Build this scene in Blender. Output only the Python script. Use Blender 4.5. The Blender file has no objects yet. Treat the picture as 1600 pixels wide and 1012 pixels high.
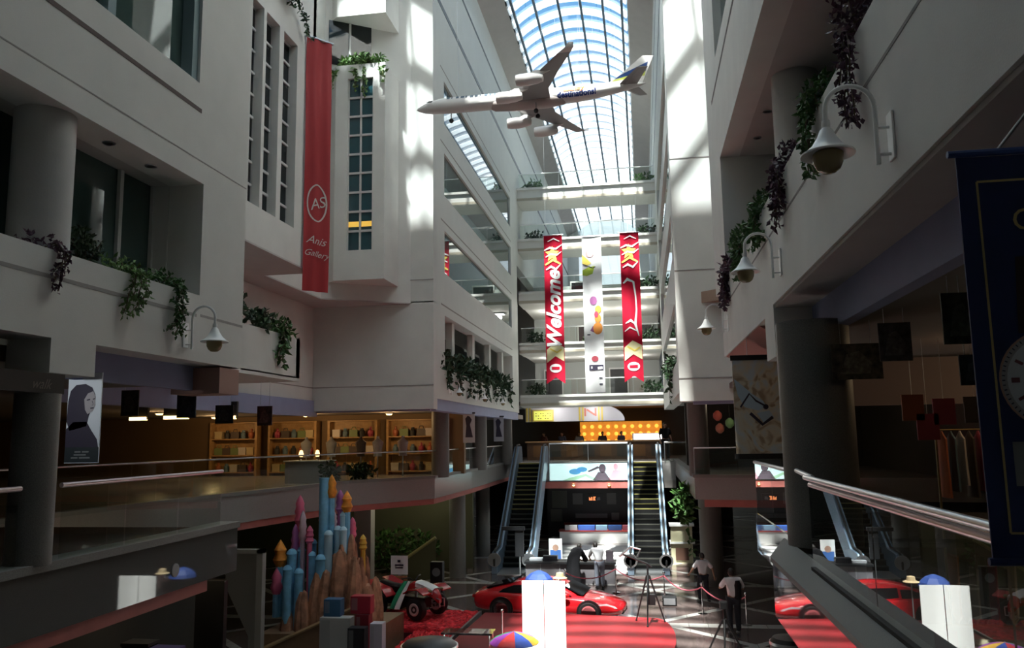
import bpy, bmesh, math, random
from mathutils import Vector, Matrix, Euler

S = bpy.context.scene
COL = S.collection
rnd = random.Random(7)

# ------------------------------------------------------------------ camera
cam_data = bpy.data.cameras.new('camera')
cam_data.sensor_width = 36.0
cam_data.lens = 36.0 * 1270.0 / 1600.0
cam_data.clip_start = 0.05
cam_data.clip_end = 400
camera = bpy.data.objects.new('camera', cam_data)
COL.objects.link(camera)
camera.matrix_world = Matrix(((0.98730, 0.03710, 0.15439, 0.0),
                              (0.15799, -0.13309, -0.97843, 0.0),
                              (-0.01575, 0.99041, -0.13726, 6.0),
                              (0, 0, 0, 1)))
S.camera = camera

# ------------------------------------------------------------------ sky and sun
world = bpy.data.worlds.new('sky')
S.world = world
world.use_nodes = True
wn = world.node_tree.nodes
wl = world.node_tree.links
wn.clear()
w_out = wn.new('ShaderNodeOutputWorld')
w_bg = wn.new('ShaderNodeBackground')
w_tc = wn.new('ShaderNodeTexCoord')
w_sep = wn.new('ShaderNodeSeparateXYZ')
w_ramp = wn.new('ShaderNodeValToRGB')
w_ramp.color_ramp.elements[0].position = 0.27
w_ramp.color_ramp.elements[0].color = (1.0, 1.0, 1.0, 1)
w_ramp.color_ramp.elements[1].position = 0.47
w_ramp.color_ramp.elements[1].color = (0.20, 0.48, 0.84, 1)
wl.new(w_tc.outputs['Generated'], w_sep.inputs[0])
wl.new(w_sep.outputs['Z'], w_ramp.inputs[0])
wl.new(w_ramp.outputs[0], w_bg.inputs[0])
w_bg.inputs[1].default_value = 1.15
wl.new(w_bg.outputs[0], w_out.inputs[0])

sun_data = bpy.data.lights.new('sun', 'SUN')
sun_data.energy = 26.0
sun_data.angle = math.radians(1.6)
sun_data.color = (1.0, 0.96, 0.88)
sun = bpy.data.objects.new('sun', sun_data)
COL.objects.link(sun)
sun.rotation_euler = Vector((0.07, 0.45, -1.0)).to_track_quat('-Z', 'Y').to_euler()

S.view_settings.view_transform = 'Standard'
S.view_settings.look = 'None'
S.view_settings.exposure = 0.0
S.view_settings.gamma = 1.0
S.view_settings.use_curve_mapping = False
S.cycles.max_bounces = 10
S.cycles.diffuse_bounces = 5
S.cycles.glossy_bounces = 4
S.cycles.transparent_max_bounces = 24
S.cycles.caustics_reflective = False
S.cycles.caustics_refractive = False
S.cycles.sample_clamp_indirect = 6.0
S.cycles.use_denoising = True

# ------------------------------------------------------------------ mesh helpers
class MB:
    """collects faces, then links them as ONE mesh object"""
    def __init__(self):
        self.v = []; self.f = []; self.m = []; self.mi = 0
    def face(self, pts):
        n = len(self.v)
        self.v += [tuple(p) for p in pts]
        self.f.append(tuple(range(n, n + len(pts)))); self.m.append(self.mi)
        return self
    def add(self, vs, fs):
        n = len(self.v)
        self.v += [tuple(p) for p in vs]
        for f in fs:
            self.f.append(tuple(i + n for i in f)); self.m.append(self.mi)
        return self
    def box(self, x0, x1, y0, y1, z0, z1):
        vs = [(x, y, z) for z in (z0, z1) for (x, y) in ((x0, y0), (x1, y0), (x1, y1), (x0, y1))]
        return self.add(vs, [(3, 2, 1, 0), (4, 5, 6, 7), (0, 1, 5, 4), (1, 2, 6, 5), (2, 3, 7, 6), (3, 0, 4, 7)])
    def obox(self, mat, sx, sy, sz):
        vs = [mat @ Vector((x * sx / 2, y * sy / 2, z * sz / 2)) for z in (-1, 1) for (x, y) in ((-1, -1), (1, -1), (1, 1), (-1, 1))]
        return self.add(vs, [(3, 2, 1, 0), (4, 5, 6, 7), (0, 1, 5, 4), (1, 2, 6, 5), (2, 3, 7, 6), (3, 0, 4, 7)])
    def wedge(self, p0, p1, t, z0, z1):
        """upright slab on the line p0-p1, thickness t to the left of it"""
        d = Vector((p1[0] - p0[0], p1[1] - p0[1])); d.normalize(); n = Vector((-d.y, d.x)) * t
        return self.prism([p0, p1, (p1[0] + n.x, p1[1] + n.y), (p0[0] + n.x, p0[1] + n.y)], z0, z1)
    def prism(self, poly, z0, z1):
        n = len(poly)
        vs = [(x, y, z0) for x, y in poly] + [(x, y, z1) for x, y in poly]
        fs = [tuple(range(n - 1, -1, -1)), tuple(range(n, 2 * n))]
        fs += [(i, (i + 1) % n, n + (i + 1) % n, n + i) for i in range(n)]
        return self.add(vs, fs)
    def extr(self, poly, axis, a, b):
        """polygon in the other two axes, extruded along axis (0 x, 1 y)"""
        n = len(poly)
        if axis == 0:
            vs = [(a, u, w) for u, w in poly] + [(b, u, w) for u, w in poly]
        else:
            vs = [(u, a, w) for u, w in poly] + [(u, b, w) for u, w in poly]
        fs = [tuple(range(n - 1, -1, -1)), tuple(range(n, 2 * n))]
        fs += [(i, (i + 1) % n, n + (i + 1) % n, n + i) for i in range(n)]
        return self.add(vs, fs)
    def rings(self, rings, cap=True, closed=True):
        n = len(rings[0]); vs = []; fs = []
        for r in rings: vs += list(r)
        for k in range(len(rings) - 1):
            for i in range(n if closed else n - 1):
                j = (i + 1) % n
                fs.append((k * n + i, k * n + j, (k + 1) * n + j, (k + 1) * n + i))
        if cap and closed:
            fs.append(tuple(range(n - 1, -1, -1)))
            fs.append(tuple(range((len(rings) - 1) * n, len(rings) * n)))
        return self.add(vs, fs)
    def tube(self, pts, r, n=8, cap=True, closed=False):
        pts = [Vector(p) for p in pts]
        rs = r if isinstance(r, (list, tuple)) else [r] * len(pts)
        t0 = (pts[1] - pts[0]).normalized()
        up = Vector((0, 0, 1)) if abs(t0.z) < 0.9 else Vector((1, 0, 0))
        a = t0.cross(up).normalized(); out = []
        for i, p in enumerate(pts):
            if closed: t = pts[(i + 1) % len(pts)] - pts[i - 1]
            else: t = pts[min(i + 1, len(pts) - 1)] - pts[max(i - 1, 0)]
            if t.length < 1e-9: t = t0
            t.normalize()
            a = (a - t * a.dot(t)).normalized(); b = t.cross(a)
            out.append([p + (a * math.cos(2 * math.pi * k / n) + b * math.sin(2 * math.pi * k / n)) * rs[i] for k in range(n)])
        if closed: out.append(out[0]); cap = False
        return self.rings(out, cap)
    def lathe(self, prof, c=(0, 0, 0), n=20, axis='z'):
        out = []
        for r, h in prof:
            ring = []
            for k in range(n):
                t = 2 * math.pi * k / n
                u, w = r * math.cos(t), r * math.sin(t)
                if axis == 'z': ring.append((c[0] + u, c[1] + w, c[2] + h))
                elif axis == 'x': ring.append((c[0] + h, c[1] + u, c[2] + w))
                else: ring.append((c[0] + w, c[1] + h, c[2] + u))
            out.append(ring)
        return self.rings(out)
    def ball(self, c, rx, ry=None, rz=None, n=12, m=8):
        ry = ry or rx; rz = rz or rx; out = []
        for i in range(m + 1):
            t = math.pi * i / m; s = max(math.sin(t), 1e-3)
            out.append([(c[0] + rx * s * math.cos(2 * math.pi * k / n), c[1] + ry * s * math.sin(2 * math.pi * k / n), c[2] - rz * math.cos(t)) for k in range(n)])
        return self.rings(out)
    def build(self, name, mats, parent=None, smooth=False, bevel=0.0):
        me = bpy.data.meshes.new(name)
        off = Vector((0, 0, 0)); p = parent
        while p is not None:
            off += p.location; p = p.parent
        me.from_pydata([(x - off.x, y - off.y, z - off.z) for x, y, z in self.v], [], self.f)
        if not isinstance(mats, (list, tuple)): mats = [mats]
        for m in mats: me.materials.append(m)
        me.polygons.foreach_set('material_index', self.m)
        bm = bmesh.new(); bm.from_mesh(me)
        bmesh.ops.remove_doubles(bm, verts=bm.verts, dist=1e-5)
        bmesh.ops.recalc_face_normals(bm, faces=bm.faces)
        bm.to_mesh(me); bm.free()
        if smooth:
            me.polygons.foreach_set('use_smooth', [True] * len(me.polygons))
            try: me.set_sharp_from_angle(angle=math.radians(40))
            except Exception: pass
        o = bpy.data.objects.new(name, me)
        COL.objects.link(o)
        if parent is not None: o.parent = parent
        if bevel:
            b = o.modifiers.new('bevel', 'BEVEL'); b.width = bevel; b.segments = 2; b.limit_method = 'ANGLE'
        return o

def thing(name, label, cat, loc=(0, 0, 0), group=None):
    o = bpy.data.objects.new(name, None)
    o.empty_display_size = 0.1
    COL.objects.link(o); o.location = loc
    o['label'] = label; o['category'] = cat
    if group: o['group'] = group
    return o

def tag(o, label, cat, group=None, kind=None):
    o['label'] = label; o['category'] = cat
    if group: o['group'] = group
    if kind: o['kind'] = kind
    return o

def struct(name, mb, mat, label, cat=None, parent=None, **k):
    o = mb.build(name, mat, parent, **k)
    if parent is None:
        o['kind'] = 'structure'; o['label'] = label; o['category'] = cat or name.split('_')[0]
    return o

def dup(root, loc=None, rotz=None, label=None, group=None, scale=None):
    def cp(o, par):
        c = o.copy(); COL.objects.link(c); c.parent = par
        for ch in o.children: cp(ch, c)
        return c
    r = cp(root, root.parent)
    if loc is not None: r.location = loc
    if rotz is not None: r.rotation_euler = (0, 0, rotz)
    if scale is not None: r.scale = (scale, scale, scale) if not isinstance(scale, (tuple, list)) else scale
    if label: r['label'] = label
    if group: r['group'] = group
    return r

def text_mb(body, size, shear=0.0, bold=0.0, spacing=1.0, align='CENTER'):
    """letters as an MB in the x-z plane, centred on the origin, facing -y"""
    cu = bpy.data.curves.new('lettering', 'FONT')
    cu.body = body; cu.size = size; cu.shear = shear; cu.offset = bold
    cu.space_character = spacing; cu.align_x = align; cu.align_y = 'CENTER'; cu.resolution_u = 3
    o = bpy.data.objects.new('lettering', cu); COL.objects.link(o)
    dg = bpy.context.evaluated_depsgraph_get()
    me = bpy.data.meshes.new_from_object(o.evaluated_get(dg))
    mb = MB()
    mb.add([(v.co.x, 0.0, v.co.y) for v in me.vertices], [tuple(p.vertices) for p in me.polygons])
    bpy.data.objects.remove(o); bpy.data.meshes.remove(me); bpy.data.curves.remove(cu)
    return mb

def xform(mb, fn):
    mb.v = [tuple(fn(Vector(p))) for p in mb.v]
    return mb

def arc2(cx, cz, r, a0, a1, n):
    return [(cx + r * math.cos(a0 + (a1 - a0) * i / n), cz + r * math.sin(a0 + (a1 - a0) * i / n)) for i in range(n + 1)]

# ------------------------------------------------------------------ lamps
def lamp_light(parent, energy, col, loc=(0, 0, -0.25), size=0.15):
    d = bpy.data.lights.new('lamp_light', 'POINT'); d.energy = energy; d.color = col; d.shadow_soft_size = size
    o = bpy.data.objects.new('lamp_light', d); COL.objects.link(o); o.parent = parent; o.location = loc
    return o

# ------------------------------------------------------------------ materials
def mat(name, col, rough=0.6, metal=0.0, emit=None, estr=0.0, spec=0.5, ior=1.45, noise=0.0, nscale=8.0, bump=0.0, bscale=40.0, coat=0.0, ramp=None):
    m = bpy.data.materials.new(name); m.use_nodes = True
    nt = m.node_tree; b = nt.nodes['Principled BSDF']
    b.inputs['Base Color'].default_value = (*col, 1)
    b.inputs['Roughness'].default_value = rough
    b.inputs['Metallic'].default_value = metal
    b.inputs['IOR'].default_value = ior
    b.inputs['Specular IOR Level'].default_value = spec
    b.inputs['Coat Weight'].default_value = coat
    b.inputs['Coat Roughness'].default_value = 0.03
    if emit is not None:
        b.inputs['Emission Color'].default_value = (*emit, 1)
        b.inputs['Emission Strength'].default_value = estr
    if noise or bump:
        tc = nt.nodes.new('ShaderNodeTexCoord')
    if noise:
        nz = nt.nodes.new('ShaderNodeTexNoise'); nz.inputs['Scale'].default_value = nscale; nz.inputs['Detail'].default_value = 6
        rp = nt.nodes.new('ShaderNodeValToRGB')
        rp.color_ramp.elements[0].position = 0.3; rp.color_ramp.elements[1].position = 0.7
        rp.color_ramp.elements[0].color = (*[max(c * (1 - noise), 0) for c in col], 1)
        rp.color_ramp.elements[1].color = (*[min(c * (1 + noise), 1) for c in col], 1)
        if ramp:
            rp.color_ramp.elements[0].color = (*ramp[0], 1); rp.color_ramp.elements[1].color = (*ramp[1], 1)
        nt.links.new(tc.outputs['Object'], nz.inputs['Vector']); nt.links.new(nz.outputs['Fac'], rp.inputs[0])
        nt.links.new(rp.outputs[0], b.inputs['Base Color'])
    if bump:
        n2 = nt.nodes.new('ShaderNodeTexNoise'); n2.inputs['Scale'].default_value = bscale; n2.inputs['Detail'].default_value = 4
        bp = nt.nodes.new('ShaderNodeBump'); bp.inputs['Strength'].default_value = bump; bp.inputs['Distance'].default_value = 0.02
        nt.links.new(tc.outputs['Object'], n2.inputs['Vector']); nt.links.new(n2.outputs['Fac'], bp.inputs['Height'])
        nt.links.new(bp.outputs[0], b.inputs['Normal'])
    return m

def pane(name, tint, f0=0.04):
    """thin clear glass sheet: both faces reflect by Schlick's law, seen from either side"""
    m = bpy.data.materials.new(name); m.use_nodes = True
    nt = m.node_tree; nt.nodes.clear(); N = nt.nodes; L = nt.links
    o = N.new('ShaderNodeOutputMaterial'); mx = N.new('ShaderNodeMixShader')
    t = N.new('ShaderNodeBsdfTransparent'); g = N.new('ShaderNodeBsdfGlossy'); lw = N.new('ShaderNodeLayerWeight')
    lw.inputs['Blend'].default_value = 0.5
    t.inputs[0].default_value = (*tint, 1); g.inputs['Roughness'].default_value = 0.0; g.inputs[0].default_value = (1, 1, 1, 1)
    def mt(op, x, y):
        n = N.new('ShaderNodeMath'); n.operation = op
        for i, v in enumerate((x, y)):
            if isinstance(v, (int, float)): n.inputs[i].default_value = v
            else: L.new(v, n.inputs[i])
        return n.outputs[0]
    r1 = mt('ADD', mt('MULTIPLY', mt('POWER', lw.outputs['Facing'], 5.0), 1.0 - f0), f0)
    r2 = mt('DIVIDE', mt('MULTIPLY', r1, 2.0), mt('ADD', r1, 1.0))
    L.new(r2, mx.inputs[0]); L.new(t.outputs[0], mx.inputs[1]); L.new(g.outputs[0], mx.inputs[2])
    L.new(mx.outputs[0], o.inputs[0])
    return m

def translucent(name, col, fac=0.6):
    m = bpy.data.materials.new(name); m.use_nodes = True
    nt = m.node_tree; nt.nodes.clear()
    o = nt.nodes.new('ShaderNodeOutputMaterial'); mx = nt.nodes.new('ShaderNodeMixShader')
    d = nt.nodes.new('ShaderNodeBsdfDiffuse'); t = nt.nodes.new('ShaderNodeBsdfTranslucent')
    d.inputs[0].default_value = (*col, 1); t.inputs[0].default_value = (*col, 1); mx.inputs[0].default_value = fac
    nt.links.new(d.outputs[0], mx.inputs[1]); nt.links.new(t.outputs[0], mx.inputs[2]); nt.links.new(mx.outputs[0], o.inputs[0])
    return m

M = {}
M['wall'] = mat('off_white_render', (0.655, 0.645, 0.61), 0.8, noise=0.05, nscale=1.2, bump=0.12, bscale=60)
M['wall_far'] = mat('pale_far_render', (0.66, 0.66, 0.62), 0.8, noise=0.03, nscale=1.0)
M['groove'] = mat('brown_groove', (0.12, 0.09, 0.08), 0.8)
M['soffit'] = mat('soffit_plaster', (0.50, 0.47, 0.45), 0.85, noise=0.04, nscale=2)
M['red_band'] = mat('red_painted_band', (0.42, 0.13, 0.11), 0.6, noise=0.08, nscale=3)
M['blue_band'] = mat('blue_grey_bulkhead', (0.30, 0.33, 0.50), 0.7, noise=0.04, nscale=2)
M['granite'] = mat('polished_granite', (0.13, 0.125, 0.12), 0.03, noise=0.45, nscale=160, ior=1.9, spec=0.5)
M['granite_far'] = mat('grey_granite', (0.30, 0.285, 0.275), 0.25, noise=0.3, nscale=120)
M['coping'] = mat('honed_coping', (0.19, 0.19, 0.18), 0.55, noise=0.3, nscale=150)
M['column'] = mat('column_plaster', (0.50, 0.49, 0.47), 0.75, noise=0.05, nscale=2, bump=0.1)
M['dark_column'] = mat('granite_column', (0.17, 0.165, 0.155), 0.5, noise=0.25, nscale=90)
M['rail'] = mat('pinkish_steel_rail', (0.62, 0.50, 0.50), 0.3, metal=0.8)
M['steel'] = mat('brushed_steel', (0.62, 0.64, 0.66), 0.3, metal=0.9)
M['chrome'] = mat('chrome', (0.8, 0.8, 0.82), 0.12, metal=1.0)
M['glass'] = pane('balustrade_glass', (0.80, 0.87, 0.83), 0.045)
M['sky_glass'] = pane('skylight_glass', (0.86, 0.93, 0.97), 0.03)
M['window'] = mat('reflective_window_glass', (0.06, 0.10, 0.09), 0.0, ior=1.8)
M['window_dark'] = mat('dark_window_glass', (0.01, 0.016, 0.018), 0.02, ior=1.5)
M['mullion'] = mat('white_mullion', (0.6, 0.6, 0.58), 0.5)
M['rib'] = translucent('white_translucent_panel', (0.9, 0.93, 0.95), 0.6)
M['bar'] = mat('blue_grey_glazing_bar', (0.10, 0.16, 0.22), 0.5)
M['black'] = mat('black_paint', (0.012, 0.012, 0.013), 0.45)
M['rubber'] = mat('black_rubber', (0.02, 0.02, 0.02), 0.7)
M['white'] = mat('white_paint', (0.90, 0.90, 0.88), 0.35)
M['grey'] = mat('mid_grey', (0.25, 0.25, 0.26), 0.6)
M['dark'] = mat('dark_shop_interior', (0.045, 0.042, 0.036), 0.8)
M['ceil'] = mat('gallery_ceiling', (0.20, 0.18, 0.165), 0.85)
M['shopfloor'] = mat('gallery_floor', (0.16, 0.14, 0.12), 0.3, noise=0.1, nscale=3)
M['wood'] = mat('warm_wood', (0.32, 0.19, 0.09), 0.5, noise=0.2, nscale=12)
M['leaf'] = mat('green_leaf', (0.06, 0.14, 0.035), 0.5, noise=0.5, nscale=5)
M['leaf2'] = mat('light_green_leaf', (0.12, 0.22, 0.06), 0.5, noise=0.5, nscale=5)
M['leafp'] = mat('purple_leaf', (0.10, 0.045, 0.07), 0.5, noise=0.5, nscale=5)
M['leafd'] = mat('dark_green_leaf', (0.03, 0.065, 0.025), 0.5, noise=0.4, nscale=5)
M['stem'] = mat('plant_stem', (0.10, 0.07, 0.04), 0.7)
M['red'] = mat('red_cloth', (0.36, 0.022, 0.028), 0.6)
M['amber'] = mat('amber_lamp_glass', (0.30, 0.24, 0.12), 0.15)
M['warm_light'] = mat('warm_lamp', (0.9, 0.7, 0.4), 0.5, emit=(1.0, 0.62, 0.22), estr=6.0)
M['white_light'] = mat('white_lamp', (0.9, 0.9, 0.9), 0.5, emit=(1.0, 0.98, 0.95), estr=6.0)

# ================================================================== STRUCTURE
# ground floor: dark pinkish stone with pale diagonal bands
def floor_material():
    m = bpy.data.materials.new('stone_floor'); m.use_nodes = True
    nt = m.node_tree; N = nt.nodes; L = nt.links
    b = N['Principled BSDF']; b.inputs['Roughness'].default_value = 0.12
    tc = N.new('ShaderNodeTexCoord'); sp = N.new('ShaderNodeSeparateXYZ'); L.new(tc.outputs['Object'], sp.inputs[0])
    def math_(op, a, c=None):
        n = N.new('ShaderNodeMath'); n.operation = op
        for i, v in enumerate((a, c)):
            if v is None: continue
            if isinstance(v, (int, float)): n.inputs[i].default_value = v
            else: L.new(v, n.inputs[i])
        return n.outputs[0]
    def band(expr, period, width):
        f = math_('FRACT', math_('DIVIDE', expr, period))
        return math_('LESS_THAN', f, width / period)
    xs, ys = sp.outputs['X'], sp.outputs['Y']
    d1 = math_('ADD', math_('MULTIPLY', xs, 0.94), math_('MULTIPLY', ys, 0.94))
    d2 = math_('SUBTRACT', math_('MULTIPLY', xs, 0.94), math_('MULTIPLY', ys, 0.94))
    b1 = band(d1, 5.2, 0.38); b2 = band(d2, 5.2, 0.38); b3 = band(math_('ADD', ys, 0.9), 7.0, 0.5)
    bb = math_('MAXIMUM', math_('MAXIMUM', b1, b2), b3)
    grid = math_('MAXIMUM', band(xs, 0.6, 0.012), band(ys, 0.6, 0.012))
    nz = N.new('ShaderNodeTexNoise'); nz.inputs['Scale'].default_value = 30; L.new(tc.outputs['Object'], nz.inputs['Vector'])
    rp = N.new('ShaderNodeValToRGB')
    rp.color_ramp.elements[0].position = 0.35; rp.color_ramp.elements[0].color = (0.10, 0.075, 0.07, 1)
    rp.color_ramp.elements[1].position = 0.65; rp.color_ramp.elements[1].color = (0.17, 0.125, 0.115, 1)
    L.new(nz.outputs['Fac'], rp.inputs[0])
    m1 = N.new('ShaderNodeMix'); m1.data_type = 'RGBA'; L.new(bb, m1.inputs[0]); L.new(rp.outputs[0], m1.inputs[6])
    m1.inputs[7].default_value = (0.46, 0.45, 0.42, 1)
    m2 = N.new('ShaderNodeMix'); m2.data_type = 'RGBA'; L.new(grid, m2.inputs[0]); L.new(m1.outputs[2], m2.inputs[6])
    m2.inputs[7].default_value = (0.05, 0.045, 0.04, 1)
    L.new(m2.outputs[2], b.inputs['Base Color'])
    return m
M['floor'] = floor_material()
struct('floor', MB().box(-30, 12, -10, 86, -0.3, 0.0), M['floor'], 'dark pinkish stone ground floor with pale diagonal bands', 'floor')

# ---- outer shell, out of sight, so that daylight enters only through the skylights
struct('wall_west', MB().box(-30.4, -30, -10, 86, -0.3, 28), M['dark'], 'outer side wall behind the left shops', 'wall')
struct('wall_east', MB().box(12, 12.4, -10, 86, -0.3, 28), M['dark'], 'outer side wall behind the right shops', 'wall')
struct('wall_south', MB().box(-30, 12, -10.4, -10, -0.3, 28), M['wall'], 'end wall of the hall behind the viewer', 'wall')

# ---- roof with openings for the vault and the two side skylights
XV0, XV1, ZV, RISE = -5.9, 0.0, 27.0, 1.25
roof = MB()
roof.box(-30, -22, -10, 20.8, ZV, ZV + 1)
roof.box(XV0, XV1, -10, 4.5, ZV, ZV + 1)
roof.box(-30, -10.4, 20.8, 28, ZV, ZV + 1); roof.box(3.3, 12, 20.8, 28, ZV, ZV + 1)
roof.box(-30, XV0, 28, 86, ZV, ZV + 1); roof.box(XV1, 12, 28, 86, ZV, ZV + 1)
roof.box(XV0 - 0.25, XV0, 20.8, 28, ZV - 0.2, ZV + 1); roof.box(XV1, XV1 + 0.25, 20.8, 28, ZV - 0.2, ZV + 1)
struct('ceiling', roof, M['soffit'], 'grey plaster roof soffit either side of the glass vault', 'ceiling')

M['frosted'] = translucent('grey_frosted_roof_glass', (0.17, 0.175, 0.18), 0.7)
M['frosted_pale'] = translucent('pale_frosted_roof_glass', (0.92, 0.93, 0.91), 0.85)  # translucent roofs out of view, added as fill light and toned per zone
fr0 = MB(); fr0.box(-22, XV0, -10, 13.5, ZV + 0.4, ZV + 0.45); fr0.box(XV1, 12, -10, 13.5, ZV + 0.4, ZV + 0.45)
fr1 = MB(); fr1.box(-22, XV0, 13.5, 20.8, ZV + 0.4, ZV + 0.45); fr1.box(XV1, 12, 13.5, 20.8, ZV + 0.4, ZV + 0.45)
struct('window_23', fr1, M['frosted_pale'], 'pale frosted glass roof over the middle of the hall', 'skylight')  # added unseen fill roof, not a window
struct('window_22', fr0, M['frosted'], 'frosted glass roof over the near hall', 'skylight')  # added unseen fill roof, not a window
# ---- the glass vault
sag = ((XV1 - XV0) / 2) ** 2
RV = (sag + RISE ** 2) / (2 * RISE)
XC = (XV0 + XV1) / 2; ZC = ZV + RISE - RV
A0 = math.asin((XV1 - XC) / RV)
def vault_pt(t, dr=0.0):
    a = -A0 + 2 * A0 * t
    return (XC + (RV + dr) * math.sin(a), ZC + (RV + dr) * math.cos(a))
vault = MB()
NV = 20
vault.rings([[(x, y, z) for x, z in [vault_pt(i / NV) for i in range(NV + 1)]] for y in (4.5, 82.0)], closed=False)
skyl = struct('window_1', vault, M['sky_glass'], 'barrel vaulted glass skylight over the atrium', 'skylight', smooth=True)
k = 0; y = 4.9
while y < 82:
    rb = MB()
    lo = [vault_pt(i / NV, -0.10) for i in range(NV + 1)]; hi = [vault_pt(i / NV, -0.03) for i in range(NV + 1)]
    poly = lo + hi[::-1]
    rb.rings([[(x, yy, z) for x, z in poly] for yy in (y, y + 0.6)])
    if y > 8.6: rb.build('rib', M['rib'], skyl)
    y += 1.35; k += 1
for t in (0.035, 0.22, 0.41, 0.59, 0.78, 0.965):
    x, z = vault_pt(t, -0.16)
    MB().box(x - 0.06, x + 0.06, 4.5, 82.0, z - 0.07, z + 0.07).build('glazing_bar', M['bar'], skyl)
# side skylights over the wider bay, flat glass on bars
for nm, xa, xb, lb in (('window_2', -10.4, XV0 - 0.25, 'flat glass skylight beside the vault on the left'), ('window_3', XV1 + 0.25, 3.3, 'flat glass skylight beside the vault on the right')):
    o = struct(nm, MB().box(xa, xb, 20.8, 28, ZV + 0.5, ZV + 0.52), M['sky_glass'], lb, 'skylight')
    b = MB()
    xm = (xa + xb) / 2
    b.box(xm - 0.06, xm + 0.06, 20.8, 28, ZV + 0.2, ZV + 0.48)
    for i in range(0, 5):
        yy = 20.9 + 1.44 * i
        for xs, xe in ((xa, xm), (xb, xm)):
            b.prism([(xs, yy), (xe, yy + 0.8), (xe, yy + 1.15), (xs, yy + 0.35)], ZV + 0.2, ZV + 0.48)
    b.build('glazing_bars', M['mullion'], o)
# glazed gable far away
struct('window_4', MB().box(XV0, XV1, 82, 82.05, 18, ZV + RISE), M['sky_glass'], 'glazed gable at the far end of the vault', 'window')
g = MB(); g.box(-30, XV0, 82, 82.4, 0, ZV); g.box(XV1, 12, 82, 82.4, 0, ZV); g.box(XV0, XV1, 82, 82.4, 0, 18)
struct('wall_north', g, M['wall_far'], 'pale end wall under the far gable', 'wall')

# ================================================================== LEFT NEAR BLOCK (face x = -7)
XL = -7.0
YE = 13.45                      # far end of the block
wl_ = MB()
wl_.box(-7.6, XL, -9, YE, 7.27, 8.34)                     # parapet wall
wl_.box(-7.6, XL, 8.73, 9.55, 6.85, 7.27)                 # pier
wl_.box(-7.6, XL, -9, 1.0, 6.0, 7.27)
wl_.box(-7.6, XL, 12.0, YE, 8.34, 20)                     # solid end pier
wl_.box(-7.6, XL, -9, 12.0, 10.2, 11.85)                  # upper wall
wl_.box(-7.6, XL, 11.76, 12.0, 11.85, 20)
wl_.box(-7.6, XL, -9, 11.76, 14.6, 20)
wl_.box(-12, -7.6, YE - 0.3, YE, 7.3, 20); wl_.box(-12, -7.6, -9, YE, 19.8, 20)
wl_.box(-7.9, -7.6, 11.97, 12.3, 8.34, 10.2)
wo = struct('wall_left', wl_, M['wall'], 'off-white rendered wall of the near left block with parapet', 'wall')
gv = MB()
gv.box(-7.01, XL + 0.004, -9, 11.93, 7.98, 8.03); gv.box(-7.01, XL + 0.004, 12.05, YE, 8.0, 8.04)
gv.box(-7.01, XL + 0.004, -9, YE - 0.0, 10.55, 10.57)
gv.build('groove', mat('shallow_groove', (0.33, 0.31, 0.29), 0.8), wo)
MB().box(-7.02, XL + 0.006, -9, 11.85, 11.36, 11.43).build('groove', M['groove'], wo)
# planter gallery behind the parapet
c = MB(); c.box(-12, -7.6, -9, 12.0, 10.2, 10.35)
struct('ceiling_left_gallery', c, M['soffit'], 'plaster soffit over the left planter gallery', 'ceiling')
gw = MB(); gw.box(-7.95, -7.9, -9, 12.0, 8.3, 10.2)
go = struct('window_5', gw, M['window'], 'dark shop glazing behind the left planters', 'window')
mu = MB()
for yy in (9.6, 11.1, 11.96): mu.box(-7.9, -7.84, yy - 0.04, yy + 0.04, 8.3, 10.2)
mu.box(-7.9, -7.85, -9, 12, 8.3, 8.42)
mu.build('mullion', M['mullion'], go)
struct('planter_left', MB().box(-7.9, -7.6, -9, 12, 8.0, 8.2), mat('soil', (0.05, 0.035, 0.025), 0.9), 'soil trough behind the left parapet', 'planter')
col = struct('column_1', MB().lathe([(0.36, 8.2), (0.36, 10.2)], (-7.45, 8.95, 0), 32), M['column'], 'round white column behind the left parapet', 'column', smooth=True)
for yy in (8.9, 10.0, 11.0):
    d = thing('downlight', 'small dark downlight in the left gallery soffit, %s of three' % {8.9: 'nearest', 10.0: 'middle', 11.0: 'farthest'}[yy], 'light', (-7.3, yy, 10.19), 'downlights in the left soffit')
    MB().lathe([(0.09, 0.0), (0.09, 0.012), (0.06, 0.012), (0.06, 0.0)], (-7.3, yy, 10.185), 16).build('trim_ring', M['steel'], d, smooth=True)
    MB().lathe([(0.06, 0.0), (0.001, 0.0)], (-7.3, yy, 10.189), 16).build('lens', M['black'], d)
# big window above
w6 = struct('window_6', MB().box(-7.3, -7.25, -9, 11.76, 11.85, 14.6), M['window'], 'large greenish reflecting window high on the left block', 'window')
mu = MB(); mu.box(-7.25, -7.1, 9.55, 9.72, 11.85, 14.6); mu.box(-7.26, -7.05, 11.6, 11.76, 11.85, 14.6)
mu.build('mullion', mat('teal_mullion', (0.22, 0.3, 0.31), 0.5), w6)
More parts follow.
